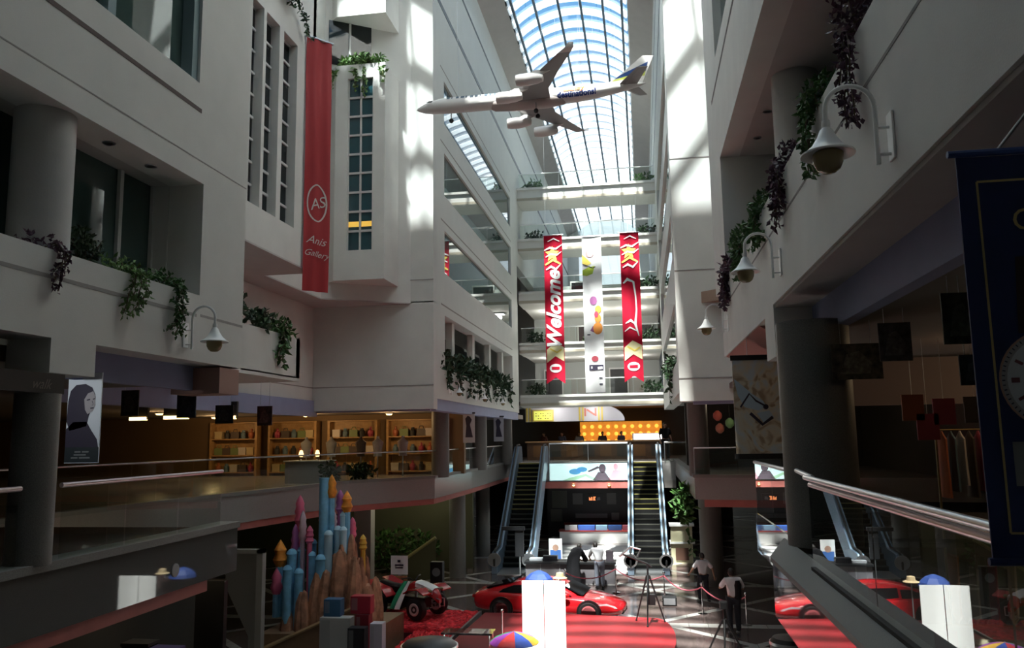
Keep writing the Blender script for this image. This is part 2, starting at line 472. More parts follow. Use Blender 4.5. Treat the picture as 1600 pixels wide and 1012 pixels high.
# level two slab of the near left gallery
sl = struct('floor_left_gallery', MB().box(-30, XL, -9, 13.5, 3.8, 4.52), M['granite'], 'polished grey granite edge of the near left gallery floor', 'floor')
MB().box(-7.35, XL + 0.03, -9, 13.53, 4.52, 4.62).build('coping', M['coping'], sl)
MB().box(-7.2, XL - 0.03, -9, 12.6, 3.62, 3.8).build('red_band', M['red_band'], sl)
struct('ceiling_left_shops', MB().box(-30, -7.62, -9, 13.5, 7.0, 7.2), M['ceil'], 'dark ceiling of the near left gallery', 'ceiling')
bk = MB(); bk.box(-7.62, -7.5, 9.55, 13.5, 6.86, 7.3)
struct('trim_1', bk, M['blue_band'], 'blue grey recessed bulkhead under the left parapet', 'trim')
struct('trim_2', MB().box(-7.9, XL - 0.02, 12.75, 13.42, 6.8, 7.24), mat('pink_brown_plaster', (0.40, 0.24, 0.20), 0.8), 'pinkish brown drop below the end of the left parapet', 'trim')
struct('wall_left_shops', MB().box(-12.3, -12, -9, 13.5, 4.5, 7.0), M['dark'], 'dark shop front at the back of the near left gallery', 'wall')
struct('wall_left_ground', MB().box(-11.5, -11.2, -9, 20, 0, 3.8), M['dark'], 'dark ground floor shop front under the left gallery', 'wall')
lc = struct('column_2', MB().lathe([(0.25, 4.6), (0.25, 6.6)], (-7.17, 8.78, 0), 28), M['dark_column'], 'round grey column on the left gallery edge below the dark sign', 'column', smooth=True)

# ================================================================== RECESS BEYOND THE LEFT BLOCK
rw = MB()
rw.box(-11.9, -11.35, YE, 27.3, 7.3, 10.7)                      # side wall of the recess
rw.box(-11.9, XL, 27.0, 27.5, 6.98, 10.7)                       # cross wall
rw.prism([(-11.9, 24.3), (-7.82, 27.0), (-7.0, 27.0), (-7.0, 27.5), (-11.9, 27.5)], 10.66, 27)   # oblique upper wall
rw.box(-11.95, -9.0, YE, 17.35, 10.66, 27)
for a, b_ in ((17.95, 18.1), (18.85, 19.1), (19.95, 21.2)): rw.box(-9.6, -9.0, a, b_, 10.66, 27)
for a, b_ in ((17.35, 17.95), (18.1, 18.85), (19.1, 19.95)):
    rw.box(-9.6, -9.0, a, b_, 10.66, 11.6); rw.box(-9.6, -9.0, a, b_, 16.75, 27)
rw.box(-12, -9.0, 21.0, 21.2, 10.66, 27)
rw.box(-10.6, -10.4, 21.2, 25.6, 10.66, 27)
rco = struct('wall_left_recess', rw, M['wall'], 'pale rendered walls of the recess beyond the left block', 'wall')
gv = MB()
gv.box(-11.35, XL + 0.0, 26.99, 27.01, 7.78, 7.81); gv.box(-7.83, XL, 26.988, 27.0, 11.45, 11.48)
gv.box(-11.36, -11.34, YE, 27, 7.78, 7.81)
gv.build('groove', mat('shallow_groove_2', (0.30, 0.27, 0.25), 0.8), rco)
struct('ceiling_recess', MB().prism([(-11.9, YE), (-9.0, YE), (-9.0, 21.2), (-10.4, 21.2), (-10.4, 25.3), (-7.82, 27), (-11.9, 27)], 10.62, 10.655), M['soffit'], 'plaster soffit over the left recess', 'ceiling')
for i, (a, b_) in enumerate(((17.35, 17.95), (18.1, 18.85), (19.1, 19.95))):
    w = struct('window_%d' % (7 + i), MB().box(-9.3, -9.25, a, b_, 11.6, 16.75), M['window_dark'], 'tall narrow slit window of the left recess, %s of three' % ('nearest', 'middle', 'farthest')[i], 'window')
    mu = MB()
    for j in range(9): mu.box(-9.25, -9.21, a, b_, 11.6 + 0.572 * (j + 1) - 0.03, 11.6 + 0.572 * (j + 1) + 0.03)
    mu.build('mullion', M['mullion'], w)
# planter box in the recess
pb = MB(); pb.box(-8.1, -7.9, YE, 18.0, 7.42, 8.36); pb.box(-11.4, -7.9, 17.8, 18.0, 7.42, 8.36); pb.box(-11.4, -7.9, YE, 18.0, 7.35, 7.45)
struct('planter_recess', pb, M['wall'], 'pale rendered planter parapet in the left recess', 'planter')
# bay window block on the oblique wall
by = MB()
fp = [(-9.95, 25.2), (-8.2, 25.2), (-8.2, 26.8), (-10.5, 26.8), (-10.5, 25.75)]
by.prism(fp, 11.2, 12.2); by.prism(fp, 18.2, 18.7)
by.box(-9.95, -9.52, 25.2, 26.8, 12.2, 18.2); by.box(-8.62, -8.2, 25.2, 26.8, 12.2, 18.2)
by.prism([(-9.95, 25.2), (-9.95, 26.8), (-10.5, 26.8), (-10.5, 25.75)], 12.2, 18.2)
by.prism([(-9.95, 25.2), (-8.2, 25.2), (-8.2, 26.9), (-10.9, 26.9), (-10.9, 26.0)], 20.5, 27)
struct('wall_left_bay', by, M['wall'], 'pale bay block with a tall window beside the red banner', 'wall')
w = struct('window_10', MB().box(-9.52, -8.62, 25.32, 25.37, 12.2, 18.2), mat('blue_window_glass', (0.02, 0.07, 0.085), 0.02, ior=1.55), 'tall blue window with white bars in the bay', 'window')
mu = MB(); mu.box(-9.1, -9.04, 25.27, 25.33, 12.2, 18.2)
for j in range(1, 9): mu.box(-9.52, -8.62, 25.27, 25.33, 12.2 + 6.0 * j / 9 - 0.035, 12.2 + 6.0 * j / 9 + 0.035)
for xx in (-9.52, -8.66): mu.box(xx, xx + 0.04, 25.27, 25.33, 12.2, 18.2)
mu.build('mullion', M['mullion'], w)
for j, xx in ((0, -9.48), (1, -9.03)):
    MB().box(xx, xx + 0.38, 25.31, 25.318, 13.02, 13.2).build('lit_blind', mat('lit_yellow_strip', (0.5, 0.3, 0.05), 0.4, emit=(1, 0.6, 0.1), estr=0.7), w)
w = struct('window_11', MB().wedge((-10.3, 25.36), (-9.05, 26.19), -0.04, 18.9, 20.5), M['window_dark'], 'small dark window above the bay planter', 'window')
MB().wedge((-9.72, 25.74), (-9.66, 25.78), -0.09, 18.9, 20.5).build('mullion', M['mullion'], w)
# bulkhead and storefront ceiling below the recess
bb = MB(); bb.box(-11.6, XL - 0.2, 27.25, 27.45, 6.93, 7.4); bb.wedge((-11.5, 27.3), (-11.2, 13.5), 0.2, 6.8, 7.35)
struct('trim_3', bb, M['blue_band'], 'blue grey bulkhead running below the recess walls', 'trim')
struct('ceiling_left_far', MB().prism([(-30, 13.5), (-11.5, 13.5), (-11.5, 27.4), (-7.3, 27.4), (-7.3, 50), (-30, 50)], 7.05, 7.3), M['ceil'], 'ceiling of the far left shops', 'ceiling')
# level two slab with its bent edge
edge = [(-12.2, 13.9), (-11.6, 18.4), (-11.0, 22.3), (-10.0, 27.0), (-7.8, 30.2), (-7.6, 36.0), (-7.6, 48.0)]
fl = struct('floor_left_far', MB().prism([(-30, 13.9)] + edge + [(-7.6, 60), (-30, 60)], 3.75, 4.5), M['granite_far'], 'far left gallery floor with a bent granite edge', 'floor')
cp = MB(); rb = MB()
for p, q in zip(edge[:-1], edge[1:]):
    cp.wedge((p[0] + 0.03, p[1]), (q[0] + 0.03, q[1]), 0.3, 4.5, 4.6)
    rb.wedge((p[0] - 0.03, p[1]), (q[0] - 0.03, q[1]), 0.2, 3.55, 3.75)
cp.build('coping', M['coping'], fl); rb.build('red_band', M['red_band'], fl)
struct('wall_left_store', MB().box(-30, -7.5, 34.0, 34.3, 4.5, 7.05), mat('store_back_wall', (0.20, 0.13, 0.07), 0.7), 'warm lit back wall of the far left store', 'wall')
struct('wall_left_ground_far', MB().box(-30, -8.0, 38.0, 38.3, 0, 3.75), mat('olive_shop_wall', (0.10, 0.10, 0.06), 0.7), 'olive ground floor shop wall under the far left gallery', 'wall')
# columns on the left
for i, (xx, yy, z0, z1, r) in enumerate(((-7.75, 30.9, 4.5, 7.3, 0.34), (-7.55, 37.6, 4.5, 7.3, 0.34), (-7.5, 44.8, 4.5, 7.3, 0.34))):
    struct('column_%d' % (3 + i), MB().lathe([(r, z0), (r, z1)], (xx, yy, 0), 24), M['dark_column'], 'round dark column under the left galleries, %s of three' % ('nearest', 'middle', 'farthest')[i], 'column', smooth=True)
for i, (xx, yy) in enumerate(((-8.2, 35.7), (-8.3, 42.0))):
    struct('column_%d' % (6 + i), MB().lathe([(0.36, 0), (0.36, 3.75)], (xx, yy, 0), 24), M['dark_column'], 'ground floor round column left of the escalator, %s' % ('nearer one', 'farther one')[i], 'column', smooth=True)

# ================================================================== FAR LEFT AND RIGHT WALLS WITH WINDOW BANDS
OPEN = ((8.45, 10.42), (12.0, 13.6), (14.95, 16.6), (17.75, 19.45))
def far_wall(x0, x1, ya, yb):
    m = MB(); zs = [7.35] + [z for o in OPEN for z in o] + [27.0]
    for i in range(0, len(zs), 2): m.box(x0, x1, ya, yb, zs[i], zs[i + 1])
    for a, b_ in OPEN:
        m.box(x0, x1, ya, ya + 1.15, a, b_); m.box(x0, x1, yb - 2.2, yb, a, b_)
    return m
fw = far_wall(-7.5, XL, 27.5, 46.5)
fw.box(-7.5, XL, 46.5, 82, 16.0, 27)
fwo = struct('wall_far_left', fw, M['wall_far'], 'far left atrium wall with bands of windows', 'wall')
gv = MB()
for z in (10.75, 13.9, 16.9, 19.8): gv.box(-7.0, XL + 0.005, 28.1, 44.3, z, z + 0.05)
gv.build('groove', mat('shallow_groove_3', (0.30, 0.27, 0.24), 0.8), fwo)
gv = MB()
gv.box(-7.0, XL + 0.01, 27, 82, 22.2, 22.42); gv.box(-7.0, XL + 0.01, 27, 82, 24.6, 24.75)  # black strips painted for the shade in the wall grooves
gv.build('shadow_gap', M['black'], fwo)
for i, (a, b_) in enumerate(OPEN[1:]):
    struct('window_%d' % (12 + i), MB().box(-7.12, -7.08, 28.15, 44.3, a, b_), M['window'], 'reflecting window band on the far left wall, %s of three' % ('lowest', 'middle', 'topmost')[i], 'window')
# planted gallery in the lowest opening
gl = MB(); gl.box(-9.0, -8.9, 28, 44.5, 8.3, 10.5)
struct('window_15', gl, M['window_dark'], 'dark glazing behind the planters of the far left wall', 'window')
mm = MB()
for yy in (30.6, 34.5, 38.4, 42.0): mm.box(-7.45, -7.2, yy, yy + 0.45, 8.45, 10.42)
struct('wall_far_left_piers', mm, M['wall_far'], 'pale piers between the planters of the far left wall', 'wall')
struct('trim_4', MB().box(-7.5, -7.05, 27.5, 46.4, 6.95, 7.36), M['blue_band'], 'blue grey bulkhead along the far left gallery', 'trim')
# soffits sloping up to the vault
sp_ = MB()
sp_.extr([(-7.5, 26.2), (XV0, ZV), (XV0, ZV + 0.3), (-7.5, ZV + 0.3)], 1, 28, 82)
sp_.extr([(XV1, ZV), (1.7, 26.2), (1.7, ZV + 0.3), (XV1, ZV + 0.3)], 1, 28, 82)
struct('ceiling_coves', sp_, M['soffit'], 'sloping grey coves either side of the vault', 'ceiling')
# right far wall
XR2 = 1.22
rf = MB()
zs = [7.35] + [z for o in OPEN for z in o] + [27.0]
for i in range(0, len(zs), 2): rf.box(XR2, XR2 + 0.5, 27.6, 46.5, zs[i], zs[i + 1])
for a, b_ in OPEN:
    rf.box(XR2, XR2 + 0.5, 27.6, 28.2, a, b_); rf.box(XR2, XR2 + 0.5, 44.5, 46.5, a, b_)
rf.box(XR2, XR2 + 0.5, 46.5, 82, 16.0, 27)
rfo = struct('wall_far_right', rf, M['wall_far'], 'far right atrium wall with bands of windows', 'wall')
gv = MB(); gv.box(XR2 - 0.01, XR2, 27, 82, 22.2, 22.42); gv.box(XR2 - 0.01, XR2, 27, 82, 24.6, 24.75)  # groove shade painted as black strips on this wall too
gv.build('shadow_gap', M['black'], rfo)
for i, (a, b_) in enumerate(OPEN):
    struct('window_%d' % (16 + i), MB().box(XR2 + 0.08, XR2 + 0.12, 28.2, 44.5, a, b_), M['window'], 'reflecting window band on the far right wall, %s' % ('lowest of four', 'second from the bottom', 'third from the bottom', 'topmost of four')[i], 'window')
# right cross wall
rc = MB()
rc.box(XR2, 4.5, 27.0, 27.6, 7.05, 27)
rco2 = struct('wall_right_cross', rc, M['wall'], 'tall pale wall at right facing the viewer, sunlit above', 'wall')
gv = MB(); gv.box(XR2, 4.0, 26.985, 27.0, 7.78, 7.81); gv.box(XR2, 4.0, 26.985, 27.0, 11.35, 11.38); gv.box(XR2, 4.0, 26.985, 27, 15.2, 15.23)
gv.build('groove', mat('shallow_groove_4', (0.34, 0.31, 0.29), 0.8), rco2)
struct('trim_5', MB().box(1.65, 4.5, 27.1, 27.4, 6.95, 7.42), M['blue_band'], 'blue grey bulkhead below the tall right wall', 'trim')
struct('trim_6', MB().prism([(2.05, 27.0), (2.95, 26.2), (2.95, 27.0)], 10.25, 10.62), mat('tan_plaster', (0.34, 0.24, 0.18), 0.8), 'small wedge shaped ledge on the tall right wall', 'trim')

# ================================================================== RIGHT NEAR BLOCK (face x = 2.05)
XR = 2.05
rb_ = MB()
rb_.box(XR, XR + 0.45, -9, 20.6, 7.95, 9.6)               # parapet
rb_.box(XR, XR + 0.6, 12.85, 13.75, 7.15, 7.95)           # drop at the end
rb_.box(XR, XR + 0.45, 13.75, 20.6, 7.86, 7.95)
rb_.box(XR, XR + 1.4, 19.2, 21.9, 9.6, 20)                # end pier
rb_.box(XR, XR + 0.45, -9, 19.2, 12.5, 15.0)              # upper wall
rb_.box(XR, XR + 0.45, -9, 19.2, 17.3, 20); rb_.box(XR + 0.45, 9, -9, 19.2, 19.8, 20)
rb_.box(XR + 1.4, XR + 6, 21.6, 21.9, 7.9, 20)
ro = struct('wall_right', rb_, M['wall'], 'off-white rendered wall of the near right block with planted parapet', 'wall')
MB().box(XR - 0.004, XR + 0.01, -9, 20.6, 9.0, 9.035).build('groove', mat('shallow_groove_5', (0.25, 0.23, 0.22), 0.8), ro)
MB().box(XR - 0.006, XR + 0.01, -9, 20.5, 14.35, 14.45).build('groove', M['groove'], ro)
struct('window_20', MB().box(XR + 0.2, XR + 0.25, -9, 19.2, 15.0, 17.3), M['window'], 'reflecting window high on the right block', 'window')
struct('ceiling_right_gallery', MB().box(XR + 0.45, 9, -9, 19.3, 12.5, 12.62), M['soffit'], 'dark plaster soffit over the right planter gallery', 'ceiling')
struct('window_21', MB().box(4.2, 4.25, -9, 19.2, 9.4, 12.5), M['window_dark'], 'dark glazing behind the right planters', 'window')
struct('column_8', MB().lathe([(0.42, 9.4), (0.42, 12.5)], (3.0, 14.9, 0), 32), M['column'], 'round white column behind the right parapet', 'column', smooth=True)
struct('planter_right', MB().box(XR + 0.45, 4.2, -9, 19.2, 9.2, 9.4), bpy.data.materials['soil'], 'soil trough behind the right parapet', 'planter')
for i, (xx, yy) in enumerate(((2.75, 11.5), (2.75, 16.5), (2.75, 18.0))):
    d = thing('downlight', 'small dark downlight in the right gallery soffit, %s of three' % ('nearest', 'middle', 'farthest')[i], 'light', (xx, yy, 12.49), 'downlights in the right soffit')
    MB().lathe([(0.09, 0.0), (0.09, 0.012), (0.06, 0.012), (0.06, 0.0)], (xx, yy, 12.485), 16).build('trim_ring', M['steel'], d, smooth=True)
    MB().lathe([(0.06, 0.0), (0.001, 0.0)], (xx, yy, 12.489), 16).build('lens', M['black'], d)
struct('trim_7', MB().box(2.62, 2.8, -9, 14.5, 7.42, 8.15), M['blue_band'], 'blue grey recessed bulkhead under the right parapet', 'trim')
struct('ceiling_right_soffit', MB().box(XR + 0.03, 2.62, -9, 12.85, 7.9, 7.945), M['soffit'], 'narrow soffit below the right parapet', 'ceiling')
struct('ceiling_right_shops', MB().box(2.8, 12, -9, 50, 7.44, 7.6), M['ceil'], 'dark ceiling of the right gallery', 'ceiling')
struct('trim_8', MB().extr([(XR + 0.02, 7.85), (2.9, 7.85), (2.9, 7.35)], 1, 14.6, 20.3), mat('red_brown_soffit', (0.36, 0.16, 0.14), 0.8), 'red brown sloping soffit at the end of the right parapet', 'trim')
fr_ = struct('floor_right_gallery', MB().prism([(1.5, -9), (12, -9), (12, 12.4), (1.95, 12.4), (1.5, 10.6)], 3.8, 4.44), M['granite'], 'polished grey granite edge of the near right gallery floor', 'floor')
MB().prism([(1.48, -9), (1.90, -9), (1.95, 12.42), (1.93, 12.42), (1.48, 10.62)], 4.44, 4.5).build('coping', M['coping'], fr_)
struct('column_9', MB().lathe([(0.48, 4.5), (0.48, 7.5)], (2.36, 11.7, 0), 36), M['dark_column'], 'large round dark column at the end of the right rail', 'column', smooth=True)
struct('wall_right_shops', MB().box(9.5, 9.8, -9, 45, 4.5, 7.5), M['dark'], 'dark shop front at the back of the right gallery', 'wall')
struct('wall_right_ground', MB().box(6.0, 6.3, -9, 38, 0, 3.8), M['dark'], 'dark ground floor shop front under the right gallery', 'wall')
# far right gallery
MB().prism([(2.05, 12.4), (12, 12.4), (12, 16.3), (2.05, 16.3)], 3.8, 4.5).build('inner_floor', M['granite'], fr_)
f2 = struct('floor_right_far', MB().prism([(1.7, 29.3), (12, 27.4), (12, 60), (1.7, 60)], 3.75, 4.5), M['granite_far'], 'far right gallery floor with granite edge', 'floor')
m = MB(); m.wedge((1.65, 29.25), (6, 28.45), 0.3, 4.5, 4.6); m.box(1.65, 1.95, 29.3, 48, 4.5, 4.6); m.build('coping', M['coping'], f2)
m = MB(); m.wedge((2.0, 29.3), (6, 28.55), 0.2, 3.5, 3.75); m.build('red_band', M['red_band'], f2)
struct('wall_right_store', MB().box(1.9, 12, 38.0, 38.3, 4.5, 7.4), M['dark'], 'dark store wall on the far right gallery', 'wall')
struct('column_10', MB().lathe([(0.36, 4.5), (0.36, 7.1)], (1.95, 30.3, 0), 24), M['dark_column'], 'round column on the far right gallery', 'column', smooth=True)
struct('column_11', MB().lathe([(0.45, 0), (0.45, 3.75)], (2.55, 34.5, 0), 24), M['dark_column'], 'round ground floor column right of the escalators', 'column', smooth=True)

# ================================================================== FAR END: bridges and escalator landing
BR = ((20.0, 20.8), (16.9, 17.65), (13.75, 14.45), (10.8, 11.4), (7.7, 8.35))
for i, (a, b_) in enumerate(BR):
    m = MB(); m.box(-7.0, XR2, 47.0, 49.2, a, b_); m.box(-7.0, XR2, 46.9, 47.05, b_ - 0.12, b_ + 0.02)
    o = struct('floor_bridge_%d' % (i + 1), m, M['wall_far'], 'pale bridge crossing the far end of the atrium, %s' % ('topmost', 'second from the top', 'middle one', 'second from the bottom', 'lowest')[i], 'bridge')
    MB().box(-7.0, XR2, 46.985, 47.0, a + 0.04, a + 0.2).build('lower_band', mat('beige_band_%d' % i, (0.42, 0.38, 0.30), 0.7), o)
bkw = MB(); bkw.box(-7.0, XR2, 54, 54.3, 8, 16.0)
struct('wall_lift_lobby', bkw, mat('lobby_wall', (0.36, 0.38, 0.36), 0.7), 'grey green lobby wall behind the lower bridges', 'wall')
m = MB(); m.box(-7.0, XR2, 49.2, 54, 13.8, 14.3); m.box(-7, XR2, 49.2, 54, 10.85, 11.3)
struct('floor_lobby', m, M['wall_far'], 'lobby floors behind the lower bridges', 'floor')
for i, (x0, x1, z0) in enumerate(((-4.0, -3.1, 11.3), (-0.2, 0.8, 11.3), (-4.4, -3.0, 14.3), (-0.9, 0.4, 14.3), (-2.0, -0.9, 8.4), (-6.3, -5.2, 8.4))):
    o = struct('door_%d' % (i + 1), MB().box(x0, x1, 53.9, 54.0, z0, z0 + 1.9), M['black'], 'dark doorway in the far lobby wall, %s' % ('middle level left', 'middle level right', 'upper level left', 'upper level right', 'lower level right', 'lower level left')[i], 'door')
    m = MB(); m.box(x0 - 0.08, x0, 53.86, 54, z0, z0 + 2.0); m.box(x1, x1 + 0.08, 53.86, 54, z0, z0 + 2.0); m.box(x0, x1, 53.86, 54, z0 + 1.9, z0 + 2.0)
    m.build('door_frame', M['mullion'], o)
# level two landing
ld = struct('floor_landing', MB().box(-7.6, 1.7, 46.9, 60, 3.45, 4.5), M['granite_far'], 'upper landing at the top of the escalators', 'floor')
MB().box(-5.75, -0.75, 46.82, 46.95, 3.05, 3.42).build('red_band', M['red_band'], ld)
MB().box(-7.6, 1.7, 46.9, 60, 3.05, 3.45).build('soffit', M['ceil'], ld)
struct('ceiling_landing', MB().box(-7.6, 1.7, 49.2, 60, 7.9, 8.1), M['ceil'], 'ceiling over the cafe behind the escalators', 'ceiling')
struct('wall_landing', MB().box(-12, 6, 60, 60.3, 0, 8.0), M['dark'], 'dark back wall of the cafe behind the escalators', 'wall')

# ================================================================== OBJECTS
def wall_mat(n): return M[n]

# ------------------------------------------------------------------ glass balustrades
def balustrade(label, p, q, zr, zb, npan, rail=None, mats=('rail',), group='glass balustrades', r=0.032, post=False, gap=0.015):
    rail = rail or [(0.0, 0.0)]
    t = thing('glass_balustrade', label, 'balustrade', (p[0], p[1], zb), group)
    d = Vector((q[0] - p[0], q[1] - p[1])); n = Vector((-d.y, d.x)).normalized()
    for (du, dz), mm in zip(rail, mats):
        MB().tube([(p[0] + n.x * du, p[1] + n.y * du, zr + dz), (q[0] + n.x * du, q[1] + n.y * du, zr + dz)], r, 10).build('handrail', M[mm], t, smooth=True)
    for i in range(npan):
        a = Vector(p[:2]) + d * (i / npan) + d.normalized() * gap; b_ = Vector(p[:2]) + d * ((i + 1) / npan) - d.normalized() * gap
        MB().face([(a.x, a.y, zb), (b_.x, b_.y, zb), (b_.x, b_.y, zr - 0.02), (a.x, a.y, zr - 0.02)]).build('glass_panel', M['glass'], t)
    if post:
        for s in post:
            c = Vector(p[:2]) + d * s
            MB().tube([(c.x, c.y, zb), (c.x, c.y, zr)], 0.022, 8).build('post', M['steel'], t, smooth=True)
    return t
balustrade('glass balustrade with pinkish rail, left of the near left column', (-7.05, 4.0), (-7.05, 8.45), 5.5, 4.62, 2)
balustrade('glass balustrade with pinkish rail, right of the near left column', (-7.05, 9.12), (-7.05, 13.0), 5.5, 4.62, 3)
balustrade('long glass balustrade on the near right gallery with a grey and a pink rail', (1.79, -3.0), (1.79, 9.6), 5.45, 4.5, 5, [(0.03, 0.05), (-0.02, -0.03)], ('steel', 'rail'), r=0.03)
bs = [o for o in COL.objects if o.get('label', '').startswith('long glass balustrade on the near right')][0]
MB().tube([(1.82, 9.5, 5.5), (1.97, 11.3, 5.5)], 0.03, 10).build('handrail', M['steel'], bs, smooth=True)
MB().box(1.765, 1.815, -3, 9.6, 4.5, 4.535).build('base_channel', M['rubber'], bs)
balustrade('short glass screen beyond the large right column', (2.07, 12.2), (2.07, 16.2), 5.45, 4.5, 2, mats=('steel',))
lbl = ['dark end of the far left balustrade behind the near left gallery', 'far left balustrade, stretch behind the near handrail end', 'far left balustrade in front of the lit store', 'far left balustrade at the bend before the first far column', 'far left balustrade between the first two far columns', 'far left balustrade beside the left escalator top']
for i, (p, q) in enumerate(zip(edge[:-1], edge[1:])):
    balustrade(lbl[i], (p[0] - 0.08, p[1]), (q[0] - 0.08, q[1]), 5.52, 4.6, 3 if i < 5 else 4, mats=('steel',), r=0.025)
balustrade('far right gallery glass balustrade under the tall right wall', (1.72, 29.3), (6.0, 28.5), 5.52, 4.6, 3, mats=('steel',), post=(0.0,), r=0.028)
balustrade('wide glass balustrade between the escalator tops', (-5.35, 46.86), (-0.92, 46.86), 5.56, 4.5, 2, mats=('chrome',), post=(0.0, 0.5, 1.0), r=0.05)
balustrade('short glass balustrade right of the right escalator top', (1.15, 46.86), (2.4, 46.86), 5.56, 4.5, 1, mats=('chrome',), post=(0.0, 1.0), r=0.05)

# ------------------------------------------------------------------ escalators
M['esc_blue'] = mat('blue_grey_escalator_panel', (0.27, 0.37, 0.48), 0.25, metal=0.2)
M['step'] = mat('black_step', (0.008, 0.008, 0.008), 0.6, spec=0.2)
M['step_edge'] = mat('worn_step_edge', (0.06, 0.06, 0.05), 0.6, spec=0.2)
M['step_yellow'] = mat('yellow_step_edge', (0.22, 0.20, 0.06), 0.6)
M['comb'] = mat('yellow_comb_plate', (0.62, 0.50, 0.10), 0.5)
def escalator(label, bx, by_, ty, yaw, H=4.5, half=0.62):
    t = thing('escalator', label, 'escalator', (0, 0, 0), 'pair of escalators')
    L = ty - by_; flat = 1.0
    prof = lambda y: 0.0 if y < flat else (H if y > L - flat else H * (y - flat) / (L - 2 * flat))
    for s, nm in ((-1, 'left'), (1, 'right')):
        x0, x1 = sorted((s * half, s * (half + 0.28)))
        up = [(-0.7, 0.0), (-0.7, 0.5), (-0.4, 0.92), (flat, 0.95), (L - flat, H + 0.95), (L + 0.3, H + 0.95), (L + 0.6, H + 0.5), (L + 0.6, H - 0.3), (L - flat, H - 0.6), (flat + 0.6, 0.0)]
        MB().extr(up, 0, x0, x1).build('side_panel', M['esc_blue'], t, bevel=0.03)
        pts = [(-0.72, 0.35), (-0.74, 0.6), (-0.6, 0.88), (-0.35, 1.0), (flat, 1.02), (L - flat, H + 1.02), (L + 0.3, H + 1.02), (L + 0.55, H + 0.85), (L + 0.65, H + 0.55)]
        xm = s * (half + 0.14)
        MB().tube([(xm, y, z) for y, z in pts], 0.055, 8).build('handrail', M['rubber'], t, smooth=True)
        MB().lathe([(0.30, -0.02), (0.30, 0.02), (0.22, 0.02), (0.22, -0.02)], (xm, -0.74, 0.62), 20, axis='y').build('newel_ring', M['steel'], t, smooth=True)
    n = 21; run = L - 2 * flat
    for i in range(n):
        y0 = flat + run * i / n; z1 = H * (i + 1) / n
        m = MB(); m.box(-half, half, y0, y0 + run / n + 0.05, z1 - H / n - 0.12, z1)
        m.mi = 1; m.box(-half, half, y0 - 0.008, y0 + 0.03, z1 - 0.045, z1 + 0.006)
        m.build('step', [M['step'], M['step_yellow'] if i > 9 else M['step_edge']], t)
    MB().box(-half, half, -0.9, flat, 0.0, 0.03).build('landing_plate', M['steel'], t)
    m = MB(); m.box(-half, half, L - flat - 0.02, L + 0.4, H - 0.1, H + 0.012); m.mi = 1; m.box(-half, half, L - flat - 0.04, L - flat + 0.05, H - 0.16, H + 0.02)
    m.build('comb_plate', [M['steel'], M['comb']], t)
    t.location = (bx, by_, 0); t.rotation_euler = (0, 0, yaw)
    return t
escalator('left escalator with blue grey sides and yellow top step', -5.98, 37.2, 46.9, math.radians(2.2))
escalator('right escalator with blue grey sides, behind the tripods', 0.02, 37.2, 46.9, math.radians(0.0))

# ------------------------------------------------------------------ far end: billboard, cafe counter, store
def flat_poly(pts, y, dy=0.004):
    """thin upright patch in the x-z plane at depth y"""
    m = MB(); m.extr(pts, 1, y - dy, y); return m
def ellipse(cx, cz, rx, rz, n=18):
    return [(cx + rx * math.cos(2 * math.pi * k / n), cz + rz * math.sin(2 * math.pi * k / n)) for k in range(n)]

t = thing('billboard', 'long pale backlit billboard with two figures between the escalators', 'billboard', (-3.25, 46.84, 3.45))
MB().box(-5.38, -0.92, 46.78, 46.88, 3.46, 4.48).build('frame', M['steel'], t)
def lit(n, c, s): return mat(n, c, 0.5, emit=c, estr=s)
flat_poly([(-5.34, 3.5), (-0.95, 3.5), (-0.95, 4.44), (-5.34, 4.44)], 46.775).build('backlit_picture', lit('pale_cyan_light', (0.62, 0.88, 0.86), 0.8), t)
pic = MB()
for cx, cz, rx, rz in ((-3.9, 3.98, 0.34, 0.16), (-3.5, 4.1, 0.3, 0.14)): pic.extr(ellipse(cx, cz, rx, rz), 1, 46.765, 46.77)
pic.build('blue_patch', lit('blue_light', (0.10, 0.36, 0.62), 0.6), t)
pic = MB()
for a in ([(-2.9, 3.5), (-2.6, 3.95), (-2.2, 3.95), (-1.9, 3.5)], ellipse(-2.35, 4.15, 0.2, 0.25), [(-3.2, 4.0), (-2.6, 4.28), (-2.5, 4.18), (-3.1, 3.95)]): pic.extr(a, 1, 46.765, 46.77)
pic.build('dark_figure', lit('dark_figure_print', (0.10, 0.08, 0.10), 0.35), t)
pic = MB()
for a in ([(-2.05, 3.5), (-1.75, 4.05), (-1.3, 4.05), (-1.0, 3.5)], ellipse(-1.6, 4.24, 0.14, 0.18)): pic.extr(a, 1, 46.765, 46.77)
pic.build('pink_figure', lit('pink_figure_print', (0.62, 0.36, 0.42), 0.6), t)
pic = MB(); pic.extr([(-4.6, 3.5), (-3.9, 3.5), (-3.3, 3.72), (-2.9, 3.5), (-2.7, 3.6), (-3.3, 3.85), (-4.2, 3.65)], 1, 46.765, 46.77)
pic.build('green_patch', lit('green_light', (0.36, 0.62, 0.42), 0.6), t)

for x in (-4.0, -2.0):
    d = thing('downlight', 'small bright downlight under the landing edge, %s one' % ('left' if x < -3 else 'right'), 'light', (x, 46.7, 3.2), 'downlights under the landing')
    MB().lathe([(0.10, 0.0), (0.10, 0.05), (0.08, 0.05), (0.08, 0)], (x, 46.76, 3.25), 14).build('trim_ring', M['steel'], d)
    MB().ball((x, 46.76, 3.24), 0.07).build('bulb', M['warm_light'], d, smooth=True)

